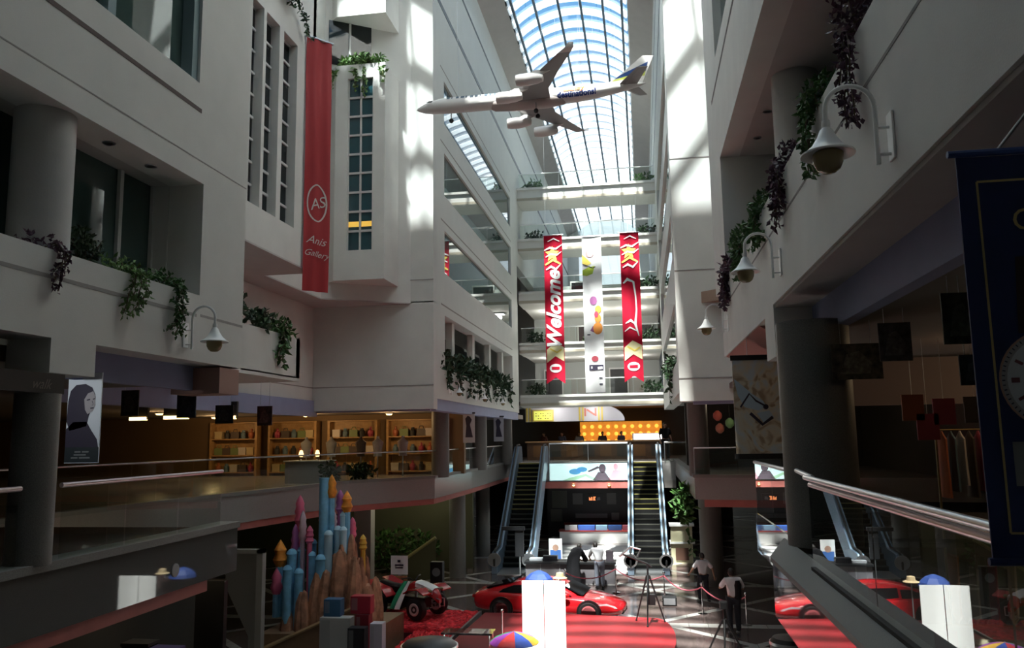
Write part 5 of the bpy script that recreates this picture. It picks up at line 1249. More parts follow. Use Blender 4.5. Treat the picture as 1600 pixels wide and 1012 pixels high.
t = thing('escalator_rail', 'yellowish sloping stair rail in the ground floor shop at left', 'rail', (-10, 36, 0)); m = MB(); m.tube([(-11.0, 35.0, 0.4), (-9.0, 35.0, 1.75)], 0.07, 8); m.build('handrail', mat('yellow_rail', (0.36, 0.33, 0.16), 0.5), t); MB().extr([(-11.0, 0.0), (-9.0, 0.0), (-9.0, 1.7), (-11.0, 0.35)], 1, 34.98, 35.02).build('side', mat('olive_side', (0.12, 0.12, 0.07), 0.5), t)

# fairground castle with coloured towers
t = thing('castle_display', 'tall display of blue towers and pink and orange spires on a brown rock', 'display', (-8.9, 22.5, 0))
tan = mat('cardboard_rock', (0.40, 0.20, 0.12), 0.8, noise=0.5, nscale=4, bump=0.5, bscale=5); board = mat('brown_board', (0.23, 0.14, 0.08), 0.6, noise=0.1, nscale=5)
MB().prism([(-10.35, 21.2), (-7.35, 21.6), (-7.2, 24.2), (-10.2, 24.0)], 0.0, 0.9).build('base', board, t)
m = MB(); m.extr([(-10.35, 0.45), (-7.35, 1.75), (-7.35, 1.0), (-10.35, 0.0)], 1, 21.1, 21.25); m.mi = 1
m.tube([(-10.35, 21.1, 0.47), (-7.35, 21.1, 1.77)], 0.05, 6); m.build('sloping_front', [board, mat('tan_edge', (0.40, 0.27, 0.14), 0.6)], t)
rr = random.Random(3)
rk = []
for k in range(46):
    u = k / 45; x = -10.1 + 2.6 * u; y = 21.5 + rr.uniform(0, 1.6)
    top = 0.8 + 2.5 * math.sin(min(u * 1.25, 1) * math.pi * 0.5) * rr.uniform(0.75, 1.05) - (0.9 * max(u - 0.75, 0) / 0.25 if u > 0.75 else 0)
    r = rr.uniform(0.13, 0.24); n = 7
    m = MB()
    m.rings([[(x + rr.uniform(-0.03, 0.03) + r * s * math.cos(a), y + r * s * math.sin(a), z) for a in [2 * math.pi * q / n for q in range(n)]] for z, s in ((0.3, 1.3), (top * 0.6, 1.1), (top * 0.85, 0.75), (top * 0.97, 0.4), (top, 0.12))])
    rk.append(m)
merge(*rk).build('rock', tan, t)
cm = {'b': mat('castle_blue', (0.20, 0.48, 0.70), 0.6, noise=0.15, nscale=6), 'lb': mat('castle_light_blue', (0.42, 0.62, 0.74), 0.6), 'o': mat('castle_orange', (0.85, 0.30, 0.04), 0.6, noise=0.3, nscale=6),
      'p': mat('castle_pink', (0.80, 0.16, 0.28), 0.6), 'v': mat('castle_violet', (0.50, 0.18, 0.46), 0.6), 'w': mat('castle_pale_pink', (0.72, 0.54, 0.60), 0.6), 'y': mat('castle_yellow', (0.60, 0.38, 0.05), 0.6)}
TOWERS = [(-9.77, 22.00, 1.09, 3.02, 0.083, 'b', 'dome'),
 (-9.60, 22.25, 1.45, 3.04, 0.069, 'b', 'dome'),
 (-9.47, 21.80, 1.54, 2.53, 0.076, 'b', 'dome'),
 (-9.76, 21.70, 2.35, 2.62, 0.071, 'b', 'dome'),
 (-9.36, 22.40, 2.53, 3.25, 0.083, 'b', 'dome'),
 (-9.22, 22.10, 2.17, 2.93, 0.064, 'b', 'dome'),
 (-8.94, 22.20, 2.71, 4.93, 0.081, 'b', 'flat'),
 (-8.71, 22.00, 3.16, 3.52, 0.071, 'lb', 'dome'),
 (-8.55, 22.30, 2.89, 3.61, 0.064, 'lb', 'dome'),
 (-8.45, 22.50, 3.25, 3.99, 0.071, 'lb', 'dome'),
 (-8.32, 22.10, 3.25, 3.61, 0.059, 'lb', 'dome'),
 (-8.89, 21.90, 2.53, 2.89, 0.083, 'b', 'dome'),
 (-8.75, 22.30, 4.33, 5.02, 0.107, 'o', 'flame'),
 (-8.37, 22.50, 3.92, 4.55, 0.114, 'o', 'flame'),
 (-10.11, 22.00, 2.48, 3.25, 0.138, 'o', 'flame'),
 (-10.15, 21.90, 1.76, 2.53, 0.119, 'p', 'flame'),
 (-9.73, 22.40, 3.65, 4.44, 0.107, 'p', 'spire'),
 (-9.07, 22.50, 3.65, 4.37, 0.095, 'p', 'spire'),
 (-9.30, 22.10, 3.16, 3.63, 0.085, 'p', 'spire'),
 (-8.24, 22.60, 3.25, 3.81, 0.088, 'p', 'spire'),
 (-9.81, 22.30, 2.89, 3.65, 0.088, 'v', 'spire'),
 (-8.61, 22.60, 3.97, 4.57, 0.090, 'v', 'spire'),
 (-9.55, 22.20, 3.25, 4.03, 0.081, 'w', 'spire'),
 (-8.72, 22.40, 3.47, 4.01, 0.076, 'w', 'spire'),
 (-9.08, 22.70, 2.89, 3.56, 0.059, 'w', 'spire'),
 (-7.99, 22.80, 2.89, 3.31, 0.083, 'y', 'spire')]
for x, y, z0, z1, r, c, kd in TOWERS:
    r *= 1.6 if kd in ('dome', 'flat') else 1.45
    h = z1 - z0; zb = 0.6 if kd != 'flame' and c in 'blb' else z0 - 0.1
    if kd == 'dome': pr_ = [(r, zb), (r, z1 - r * 1.2), (r * 1.15, z1 - r * 1.1), (r * 0.95, z1 - r * 0.6), (r * 0.6, z1 - r * 0.2), (0.01, z1)]
    elif kd == 'flat': pr_ = [(r * 1.05, zb), (r, z1 - 0.05), (r * 1.1, z1 - 0.05), (r * 1.1, z1), (0.01, z1)]
    elif kd == 'spire': pr_ = [(r * 0.7, z0), (r, z0 + h * 0.12), (r * 0.75, z0 + h * 0.3), (r * 0.95, z0 + h * 0.42), (r * 0.7, z0 + h * 0.6), (r * 0.8, z0 + h * 0.7), (r * 0.45, z0 + h * 0.88), (0.01, z1)]
    else: pr_ = [(r * 0.5, z0), (r, z0 + h * 0.3), (r * 0.7, z0 + h * 0.5), (r * 0.85, z0 + h * 0.65), (r * 0.35, z0 + h * 0.88), (0.01, z1)]
    o = MB().lathe(pr_, (x, y, 0), 12).build('tower' if kd in ('dome', 'flat') else kd, cm[c], t, smooth=True)
    if kd in ('spire', 'flame'):
        MB().tube([(x, y, 1.2), (x, y, z0 + 0.1)], r * 0.62, 8).build('support_rod', cm[c if kd == 'spire' else 'b'], o)

# stacked product boxes in front of the castle
for nm, lab, x0, x1, y0, z0, z1, c in (('product_box', 'white display plinth holding the blue box', -8.12, -7.32, 20.0, 0.0, 1.62, (0.50, 0.50, 0.47)), ('product_box', 'blue and white carton on the white plinth', -8.06, -7.62, 20.1, 1.625, 2.04, (0.05, 0.14, 0.26)),
                               ('product_box', 'black box beside the white plinth', -7.28, -6.85, 19.7, 0.0, 1.45, (0.015, 0.015, 0.02)), ('product_box', 'bright red carton on a dark box', -7.45, -6.92, 20.35, 1.65, 2.08, (0.36, 0.02, 0.04)),
                               ('product_box', 'dark red box below the bright red carton', -7.3, -6.95, 20.3, 0.0, 1.64, (0.20, 0.01, 0.02)), ('product_box', 'leaning white and purple folder beside the black box', -6.82, -6.5, 20.0, 0.0, 1.5, (0.46, 0.44, 0.52))):
    o = thing(nm, lab, 'box', ((x0 + x1) / 2, y0, z0), 'product boxes by the castle')
    m_ = mat('box_paint_%d' % int(-x0 * 100), c, 0.5)
    MB().box(x0, x1, y0, y0 + 0.3, z0, z1).build('carton', m_, o, bevel=0.01)
    MB().box(x0 + 0.03, x0 + (x1 - x0) * 0.35, y0 - 0.006, y0, z0 + (z1 - z0) * 0.2, z1 - 0.05).build('label_panel', mat('box_label_%d' % int(-x0 * 100), tuple(min(1, q * 0.6 + 0.12) for q in c), 0.5), o)

# ------------------------------------------------------------------ red carpet, red stage
def shag():
    return mat('red_shag', (0.80, 0.03, 0.04), 0.9, noise=0.6, nscale=7, bump=1.0, bscale=9)
car_pt = [(-6.95, 22.0), (-5.75, 22.0), (-5.55, 27.35), (-9.6, 27.35), (-9.6, 24.9), (-6.95, 24.4)]
t = thing('red_carpet', 'fluffy bright red carpet under the quad bike', 'carpet', (-7.5, 25, 0))
MB().prism(car_pt, 0.0, 0.26).build('platform', mat('maroon_platform', (0.10, 0.01, 0.015), 0.6), t)
m = MB(); nx, ny = 60, 80; vs = []
for j in range(ny + 1):
    for i in range(nx + 1):
        u, v = i / nx, j / ny; y = 22.0 + 5.35 * v; xl = -6.95 - 2.65 * min(max((y - 24.4) / 0.5, 0), 1); x = xl + (-5.75 + 0.2 * v - xl) * u
        vs.append((x, y, 0.30 + (0.07 * rr.random() if 0 < i < nx and 0 < j < ny else -0.03)))
m.add(vs, [(j * (nx + 1) + i, j * (nx + 1) + i + 1, (j + 1) * (nx + 1) + i + 1, (j + 1) * (nx + 1) + i) for j in range(ny) for i in range(nx)])
m.build('pile', shag(), t)
MB().prism([(-5.75, 22.0), (-5.68, 22.0), (-5.48, 27.35), (-5.55, 27.35)], 0, 0.33).build('edge_trim', M['steel'], t)
t = thing('red_stage', 'flat red stage with rounded right end in front of the red car', 'stage', (-2.5, 25, 0))
pts = [(-5.55, 22.0), (0.1, 22.0)] + [(0.15 + 0.55 * math.cos(a), 24.3 + 2.35 * math.sin(a)) for a in [-1.35 + (1.35 + math.pi / 2) * k / 12 for k in range(13)]] + [(-2.4, 27.0), (-5.3, 27.0)]
MB().prism(pts, 0.0, 0.33).build('side', mat('dark_red_side', (0.22, 0.02, 0.025), 0.6), t); MB().prism(pts, 0.33, 0.35).build('top', mat('red_stage_top', (0.27, 0.016, 0.02), 0.55, noise=0.06, nscale=3), t)

# ------------------------------------------------------------------ red sports coupe
def coupe():
    t = thing('sports_car', 'shiny red sports coupe on the stage', 'car', (0, 0, 0))
    paint = mat('red_car_paint', (0.55, 0.012, 0.018), 0.18, coat=1.0); glass_ = mat('car_glass', (0.01, 0.012, 0.014), 0.02)
    # stations along x (rear to nose): x, half width, bottom, belt height, deck height
    st = [(-2.45, 0.62, 0.42, 0.66, 0.74), (-2.38, 0.78, 0.28, 0.74, 0.86), (-2.1, 0.86, 0.22, 0.80, 0.93), (-1.6, 0.90, 0.20, 0.82, 0.94), (-1.0, 0.91, 0.18, 0.80, 0.90), (-0.2, 0.90, 0.17, 0.77, 0.86), (0.6, 0.90, 0.17, 0.74, 0.86), (1.1, 0.91, 0.18, 0.72, 0.84), (1.6, 0.90, 0.19, 0.66, 0.77), (2.0, 0.85, 0.20, 0.57, 0.67), (2.3, 0.74, 0.22, 0.49, 0.56), (2.45, 0.55, 0.26, 0.43, 0.47)]
    R = []
    for x, w, b, s, d in st:
        half = [(0, b), (w * 0.7, b), (w * 0.96, b + 0.06), (w, b + 0.22), (w * 0.985, s - 0.12), (w * 0.95, s), (w * 0.86, s + (d - s) * 0.6), (w * 0.55, d), (0, d + 0.015)]
        R.append([(x, -y, z) for y, z in half] + [(x, y, z) for y, z in half[-2:0:-1]])
    body = MB().rings(R).build('body', paint, t, smooth=True)
    sb = body.modifiers.new('sub', 'SUBSURF'); sb.levels = 2; sb.render_levels = 2
    # greenhouse
    gs = [(-2.2, 0.55, 0.88, 0.90), (-1.75, 0.66, 0.86, 1.02), (-1.1, 0.72, 0.82, 1.20), (-0.45, 0.72, 0.80, 1.29), (0.1, 0.72, 0.79, 1.28), (0.55, 0.72, 0.78, 1.14), (1.15, 0.68, 0.76, 0.84)]
    R = []
    for x, w, b, tp in gs:
        half = [(w + 0.10, b - 0.06), (w + 0.08, b), (w, b + (tp - b) * 0.55), (w * 0.86, tp - 0.03), (w * 0.5, tp), (0, tp + 0.01)]
        R.append([(x, -y, z) for y, z in half] + [(x, y, z) for y, z in half[-2::-1]])
    gh = MB().rings(R).build('roof', paint, t, smooth=True)
    sb = gh.modifiers.new('sub', 'SUBSURF'); sb.levels = 2; sb.render_levels = 2
    for s in (-1, 1):
        for nm, q in (('rear_side_window', [(-1.55, 0.86), (-0.72, 0.86), (-0.72, 1.12), (-1.05, 1.10), (-1.4, 0.97)]), ('door_window', [(-0.64, 0.86), (0.85, 0.83), (0.5, 1.02), (0.15, 1.16), (-0.64, 1.17)])):
            m = MB(); n = len(q)
            yy = lambda z: s * (0.80 - (z - 0.80) * 0.30)
            m.add([(x, yy(z), z) for x, z in q] + [(x, yy(z) - s * 0.12, z) for x, z in q], [tuple(range(n)), tuple(range(2 * n - 1, n - 1, -1))] + [(i, (i + 1) % n, n + (i + 1) % n, n + i) for i in range(n)])
            m.build(nm, glass_, t)
    m = MB(); m.add([(0.62, -0.62, 1.135), (0.62, 0.62, 1.135), (1.22, 0.66, 0.865), (1.22, -0.66, 0.865), (0.60, -0.62, 1.10), (0.60, 0.62, 1.10), (1.18, 0.66, 0.83), (1.18, -0.66, 0.83)], [(0, 1, 2, 3), (7, 6, 5, 4), (0, 4, 5, 1), (1, 5, 6, 2), (2, 6, 7, 3), (3, 7, 4, 0)]); m.build('windscreen', glass_, t)
    m = MB(); m.add([(-1.12, -0.6, 1.215), (-1.12, 0.6, 1.215), (-2.0, 0.56, 0.985), (-2.0, -0.56, 0.985), (-1.1, -0.6, 1.17), (-1.1, 0.6, 1.17), (-2.0, 0.56, 0.94), (-2.0, -0.56, 0.94)], [(0, 1, 2, 3), (7, 6, 5, 4), (0, 4, 5, 1), (1, 5, 6, 2), (2, 6, 7, 3), (3, 7, 4, 0)]); m.build('rear_window', glass_, t)
    for x in (-1.42, 1.42):
        for s in (-1, 1):
            MB().lathe([(0.001, -0.03), (0.385, -0.03), (0.385, 0.035), (0.001, 0.035)], (x, s * 0.905, 0.36), 28, 'y').build('wheel_arch', M['black'], t)
            w = MB().lathe([(0.20, -0.10), (0.31, -0.10), (0.335, -0.07), (0.335, 0.07), (0.31, 0.10), (0.20, 0.10)], (x, s * 0.86, 0.335), 28, 'y').build('wheel', M['rubber'], t, smooth=True)
            rm = MB(); rm.lathe([(0.235, -0.02), (0.235, 0.02), (0.20, 0.02), (0.20, -0.02)], (x, s * 0.955, 0.335), 24, 'y')
            for k in range(5):
                a = 2 * math.pi * k / 5 + 0.3
                rm.obox(Matrix.Translation((x + 0.11 * math.cos(a), s * 0.955, 0.335 + 0.11 * math.sin(a))) @ Matrix.Rotation(-a, 4, 'Y'), 0.22, 0.03, 0.05)
            rm.build('alloy_rim', M['chrome'], w, smooth=False)
    for s in (-1, 1):
        m = MB(); q = [(1.70, 0.60), (1.95, 0.62), (2.22, 0.53), (2.28, 0.47), (2.0, 0.50), (1.78, 0.55)]
        m.add([(x, s * (0.905 - max(0, x - 1.55) * 0.26), z) for x, z in q] + [(x, s * (0.80 - max(0, x - 1.55) * 0.26), z) for x, z in q], [tuple(range(6)), tuple(range(11, 5, -1))] + [(i, (i + 1) % 6, 6 + (i + 1) % 6, 6 + i) for i in range(6)])
        m.build('headlight', mat('headlight_glass', (0.75, 0.75, 0.78), 0.05, coat=1.0) if s < 0 else bpy.data.materials['headlight_glass'], t)
        m = MB(); m.ball((0.72, s * 0.98, 0.88), 0.11, 0.07, 0.07); m.build('wing_mirror', paint, t, smooth=True)
        MB().box(-2.44, -2.36, s * 0.62 - 0.12, s * 0.62 + 0.12, 0.66, 0.76).build('tail_light', mat('tail_light', (0.35, 0.01, 0.01), 0.2) if s < 0 else bpy.data.materials['tail_light'], t)
        MB().box(-0.52, -0.34, s * 0.905 - 0.01, s * 0.905 + 0.01, 0.66, 0.69).build('door_handle', paint, t)
    MB().box(2.2, 2.43, -0.42, 0.42, 0.24, 0.36).build('front_intake', M['black'], t, bevel=0.02)
    return t
cr = coupe(); cr.location = (-3.30, 28.35, 0.0); cr.rotation_euler = (0, 0, math.radians(-7)); cr.scale = (1.04, 1.0, 0.98)

# ------------------------------------------------------------------ quad bike
def quad():
    t = thing('quad_bike', 'red quad bike with a green and white flag on the red carpet', 'quad bike', (0, 0, 0))
    rim_w = mat('pale_rim', (0.62, 0.60, 0.58), 0.35)
    red = mat('quad_red', (0.45, 0.02, 0.025), 0.25, coat=0.6)
    for x, r, w in ((-0.72, 0.30, 0.14), (0.72, 0.31, 0.12)):
        for s in (-1, 1):
            wl3 = MB().lathe([(0.13, -w), (0.24, -w), (r - 0.02, -w * 0.8), (r, -w * 0.3), (r, w * 0.3), (r - 0.02, w * 0.8), (0.24, w), (0.13, w)], (x, s * 0.48, r), 24, 'y').build('tyre', M['rubber'], t, smooth=True)
            MB().lathe([(0.001, -w * 1.02), (0.09, -w * 0.98), (0.15, -w * 1.12), (0.175, -w * 1.0), (0.175, w * 1.0), (0.15, w * 1.12), (0.09, w * 0.98), (0.001, w * 1.02)], (x, s * 0.48, r), 18, 'y').build('rim', rim_w, wl3, smooth=True)
    m = MB(); m.box(-0.85, 0.75, -0.16, 0.16, 0.28, 0.55); m.box(-0.4, 0.35, -0.22, 0.22, 0.25, 0.5); m.build('engine_and_frame', M['black'], t, bevel=0.03)
    for s in (-1, 1):
        MB().tube([(0.72, s * 0.15, 0.36), (0.72, s * 0.40, 0.32)], 0.03, 8).build('axle', M['grey'], t); MB().tube([(-0.72, s * 0.15, 0.32), (-0.72, s * 0.40, 0.30)], 0.03, 8).build('axle', M['grey'], t)
        MB().tube([(0.6, s * 0.34, 0.36), (0.45, s * 0.15, 0.78)], 0.035, 8).build('shock_absorber', M['steel'], t)
        MB().tube([(0.25, s * 0.05, 0.98), (0.22, s * 0.2, 1.08), (0.12, s * 0.42, 1.07)], 0.018, 8).build('handlebar', M['black'], t)
        MB().rings([[(x, s * (0.24 + 0.40 * v), z + 0.03 * w_) for v, w_ in ((0, 0), (1, 0), (1, 1), (0, 1))] for x, z in ((0.35, 0.70), (0.55, 0.82), (0.85, 0.84), (1.08, 0.72))]).build('front_fender', red, t, smooth=True)
        MB().rings([[(x, s * (0.18 + 0.42 * v), z + 0.03 * w_) for v, w_ in ((0, 0), (1, 0), (1, 1), (0, 1))] for x, z in ((-0.3, 0.55), (-0.45, 0.72), (-0.8, 0.80), (-1.15, 0.92))]).build('rear_fender', red, t, smooth=True)
    MB().rings([[(x, y, z) for y, z in ((-0.16, z0 - 0.1), (0.16, z0 - 0.1), (0.17, z0), (0.1, z0 + 0.05), (-0.1, z0 + 0.05), (-0.17, z0))] for x, z0 in ((-0.95, 0.86), (-0.6, 0.80), (-0.2, 0.78), (0.1, 0.84))]).build('seat', M['black'], t, smooth=True)
    MB().rings([[(x, y * w_, z) for y, z in ((-0.2, z0 - 0.22), (0.2, z0 - 0.22), (0.18, z0 - 0.05), (0.08, z0), (-0.08, z0), (-0.18, z0 - 0.05))] for x, z0, w_ in ((0.05, 0.86, 0.8), (0.3, 0.98, 1), (0.7, 0.93, 1.0), (1.05, 0.80, 0.8), (1.18, 0.66, 0.4))]).build('tank_and_nose', red, t, smooth=True)
    MB().rings([[(x, y, z) for y, z in ((-0.19, z0 - 0.14), (-0.185, z0 - 0.03), (-0.09, z0 + 0.015), (0.09, z0 + 0.015), (0.185, z0 - 0.03), (0.19, z0 - 0.14))] for x, z0 in ((0.42, 0.985), (0.55, 0.972), (0.68, 0.945), (0.8, 0.91), (0.95, 0.87), (1.05, 0.82))], cap=False, closed=False).build('white_number_panel', M['white'], t, smooth=True)
    for s in (-1, 1):
        MB().ball((1.02, s * 0.26, 0.78), 0.07, 0.05, 0.05).build('head_lamp', M['amber'], t, smooth=True)
        MB().tube([(0.95, s * 0.1, 0.6), (1.25, s * 0.1, 0.55), (1.25, s * 0.1, 0.35), (0.9, s * 0.1, 0.3)], 0.018, 6).build('bumper', M['steel'], t)
    f2 = lambda u, v: (0.02 - 0.42 * v * 0.45 + u * (0.24 + 0.10 * v), -0.20 - 0.42 * math.sin(min(v, 1.0) * 1.2) - 0.03 * math.sin(9 * u + 3 * v), 0.98 - 0.72 * v)
    for nm, a, b_, c in (('green_flag_half', 0.0, 0.55, (0.02, 0.28, 0.13)), ('white_flag_half', 0.55, 1.0, (0.75, 0.75, 0.75))):
        m = MB(); vs = [f2(a + (b_ - a) * i / 6, j / 8) for j in range(9) for i in range(7)]
        vs2 = [(x, y + 0.012, z) for x, y, z in vs]; n = len(vs); fs = []
        for j in range(8):
            for i in range(6):
                q = j * 7 + i; fs += [(q, q + 1, q + 8, q + 7), (n + q + 1, n + q, n + q + 7, n + q + 8)]
        m.add(vs + vs2, fs); m.build(nm, mat(nm, c, 0.7), t, smooth=True)
    return t
qd = quad(); qd.location = (-7.72, 26.4, 0.36); qd.rotation_euler = (0, 0, math.radians(-24)); qd.scale = (1.12, 1.12, 1.12)

# sign, loudspeaker, tall white board
t = thing('sign_board', 'small white sign on an orange stand behind the quad bike', 'sign', (-8.45, 28.0, 0.0))
MB().box(-8.8, -8.2, 28.0, 28.03, 1.35, 1.98).build('board', M['print_white'], t); MB().box(-8.78, -8.22, 27.98, 28.03, 0.0, 1.30).build('stand', mat('orange_brown_stand', (0.36, 0.13, 0.05), 0.6, noise=0.4, nscale=6), t); MB().box(-8.55, -8.45, 28.03, 28.06, 0.0, 1.4).build('leg', M['grey'], t)
m = MB(); m.box(-8.56, -8.46, 27.99, 28.0, 1.76, 1.84); m.box(-8.65, -8.35, 27.99, 28.0, 1.64, 1.69); m.box(-8.63, -8.37, 27.99, 28.0, 1.56, 1.60); m.build('printed_marks', M['print_dark'], t)
t = thing('loudspeaker', 'black loudspeaker box standing behind the quad bike', 'speaker', (-7.9, 31, 0)); MB().box(-8.2, -7.72, 31, 31.35, 0.0, 1.32).build('cabinet', M['black'], t, bevel=0.02); MB().lathe([(0.16, 0), (0.16, -0.01), (0.001, -0.01)], (-7.96, 31.0, 0.95), 16, 'y').build('cone', M['grey'], t)
t = thing('white_board', 'tall blank white folding board standing in the sun', 'board', (-2.24, 18.0, 0))
for s, a in ((-1, 0.10), (1, -0.10)):
    M_ = Matrix.Translation((-2.24, 18.0, 0)) @ Matrix.Rotation(a, 4, 'Z')
    MB().obox(M_ @ Matrix.Translation((s * 0.24, 0, 1.49)), 0.46, 0.025, 2.86).build('leaf', M['white'], t)
MB().box(-2.7, -1.78, 17.8, 18.25, 0.0, 0.06).build('foot', M['steel'], t)

# ------------------------------------------------------------------ desk and stalls beside the escalators
t = thing('reception_desk', 'long black topped desk between the escalator feet', 'desk', (-3.2, 34.6, 0))
MB().box(-5.0, -1.35, 34.3, 34.95, 0.0, 0.80).build('front', mat('desk_grey', (0.14, 0.13, 0.14), 0.5), t); MB().box(-5.05, -1.3, 34.2, 35.05, 0.80, 0.88).build('top', M['black'], t)
for x in (-4.4, -3.6, -2.8, -2.0): MB().box(x, x + 0.03, 34.28, 34.3, 0.05, 0.78).build('joint', M['grey'], t)
for i, (x, c, w, h, nm, lb_) in enumerate(((-4.6, (0.7, 0.7, 0.72), 0.55, 0.10, 'paper_stack', 'stack of white papers on the left end of the desk'), (-4.0, (0.02, 0.02, 0.025), 0.6, 0.2, 'printer', 'flat black printer on the desk'), (-1.55, (0.06, 0.05, 0.06), 0.3, 0.42, 'monitor', 'dark monitor at the right end of the desk'))):
    o = MB().box(x - w / 2, x + w / 2, 34.5, 34.8, 0.88, 0.88 + h).build(nm, mat('desk_item_%d' % i, c, 0.4), None, bevel=0.01); tag(o, lb_, nm.replace('_', ' '))
t = thing('info_stand', 'black upright information stand left of the desk', 'stand', (-5.4, 35.5, 0))
MB().box(-5.62, -5.25, 35.5, 35.6, 0.9, 2.1).build('panel', M['black'], t); MB().tube([(-5.43, 35.55, 0), (-5.43, 35.55, 0.95)], 0.03, 8).build('pole', M['steel'], t); MB().lathe([(0.22, 0), (0.22, 0.03), (0.03, 0.05)], (-5.43, 35.55, 0), 16).build('base', M['steel'], t); MB().box(-6.2, -5.2, 35.45, 35.65, 2.0, 2.15).build('cap', M['black'], t)
t = thing('poster_stand', 'small white poster stand with a blue portrait on the white floor', 'stand', (-4.2, 38, 0)); MB().box(-4.45, -3.85, 38, 38.05, 0.25, 1.35).build('board', M['print_white'], t)
f = banner_map(-4.45, 38, 1.35, 0, 0, 1); patch(f, [(0.05, 0.5), (0.55, 0.5), (0.55, 0.95), (0.05, 0.95)], 0.006).build('blue_print', mat('blue_print', (0.06, 0.16, 0.45), 0.5), t); patch(f, disc(0.3, 0.4, 0.14), 0.009).build('face_print', mat('tan_print', (0.5, 0.3, 0.22), 0.5), t); MB().tube([(-4.15, 38.03, 0.025), (-4.15, 38.03, 0.3)], 0.02, 6).build('foot', M['steel'], t)
t = thing('market_stall', 'pale yellow fronted stall right of the right escalator', 'stall', (1.6, 40, 0)); MB().box(1.1, 2.1, 40, 40.6, 0.0, 1.7).build('body', mat('pale_yellow', (0.62, 0.58, 0.38), 0.6), t); MB().box(1.05, 2.2, 39.9, 40.7, 0.9, 0.98).build('shelf', M['white'], t); MB().box(1.05, 2.2, 39.9, 40.7, 1.7, 1.8).build('top', M['white'], t); MB().box(1.3, 1.9, 39.95, 40, 0.15, 0.7).build('plinth_panel', mat('brown_panel', (0.12, 0.06, 0.04), 0.6), t)

# blue parasol top, coloured bags and dark round stools near the bottom edge
t = thing('parasol', 'royal blue folded parasol behind the white board', 'parasol', (-2.4, 19.4, 0))
MB().lathe([(0.001, 2.91), (0.08, 2.89), (0.20, 2.84), (0.31, 2.74), (0.34, 2.66), (0.31, 2.68), (0.001, 2.82)], (-2.52, 19.4, 0), 8).build('canopy', mat('royal_blue_cloth', (0.02, 0.05, 0.20), 0.6), t); MB().tube([(-2.52, 19.4, 0.1), (-2.52, 19.4, 2.88)], 0.02, 8).build('pole', M['steel'], t); MB().lathe([(0.25, 0), (0.25, 0.06), (0.04, 0.1)], (-2.52, 19.4, 0), 16).build('base', M['grey'], t)
t = thing('straw_hat', 'tan straw hat on a stand behind the white board', 'hat', (-2.0, 19.3, 0)); MB().lathe([(0.16, 2.74), (0.17, 2.76), (0.10, 2.79), (0.08, 2.87), (0.001, 2.89)], (-2.02, 19.3, 0), 16).build('crown_and_brim', mat('straw', (0.42, 0.32, 0.18), 0.8), t, smooth=True); MB().tube([(-2.02, 19.3, 0), (-2.02, 19.3, 2.75)], 0.015, 6).build('stand', M['steel'], t)
t = thing('striped_parasol', 'striped parasol in purple, yellow, blue and green at the bottom edge', 'parasol', (-2.6, 16.2, 0))
cols = [(0.20, 0.03, 0.24), (0.62, 0.36, 0.04), (0.03, 0.07, 0.33), (0.02, 0.17, 0.07), (0.20, 0.03, 0.24), (0.5, 0.03, 0.03), (0.03, 0.07, 0.33), (0.62, 0.36, 0.04)]
for k in range(8):
    a0, a1 = 2 * math.pi * k / 8 + 0.2, 2 * math.pi * (k + 1) / 8 + 0.2
    m = MB(); rgs = [(0.02, 2.25), (0.2, 2.21), (0.38, 2.14), (0.48, 2.06)]
    vs = [(-2.62 + r * math.cos(a0 + (a1 - a0) * q / 3), 16.25 + r * math.sin(a0 + (a1 - a0) * q / 3), z) for r, z in rgs for q in range(4)] + [(-2.62 + r * math.cos(a0 + (a1 - a0) * q / 3), 16.25 + r * math.sin(a0 + (a1 - a0) * q / 3), z - 0.012) for r, z in rgs for q in range(4)]
    fs = []
    for j in range(3):
        for q in range(3):
            b_ = j * 4 + q; fs += [(b_, b_ + 1, b_ + 5, b_ + 4), (16 + b_ + 1, 16 + b_, 16 + b_ + 4, 16 + b_ + 5)]
    m.add(vs, fs); m.build('canopy_gore', mat('parasol_gore_%d' % k, cols[k], 0.6), t)
MB().tube([(-2.62, 16.25, 0.05), (-2.62, 16.25, 2.26)], 0.018, 8).build('pole', M['steel'], t); MB().lathe([(0.22, 0), (0.22, 0.06), (0.03, 0.08)], (-2.62, 16.25, 0), 16).build('base', M['grey'], t)
for i, (x, y, z) in enumerate(((-4.3, 16.2, 2.03), (2.55, 16.4, 2.2))):
    t = thing('kiosk', 'round black topped kiosk at the bottom edge, %s' % ('left of the white board', 'below the right gallery edge')[i], 'kiosk', (x, y, 0), 'round black kiosks')
    r = 0.55 if i == 0 else 0.36
    MB().lathe([(r * 0.8, 0), (r * 0.8, z - 0.3), (r, z - 0.25), (r, z - 0.08)], (x, y, 0), 28).build('drum', mat('kiosk_grey', (0.10, 0.11, 0.11), 0.5) if i == 0 else bpy.data.materials['kiosk_grey'], t, smooth=True)
    MB().lathe([(r * 1.03, z - 0.10), (r * 1.03, z - 0.05)], (x, y, 0), 28).build('rim', M['steel'], t, smooth=True); MB().lathe([(r * 0.98, z - 0.05), (r * 0.85, z + 0.02), (0.001, z + 0.06)], (x, y, 0), 28).build('lid', M['black'], t, smooth=True)

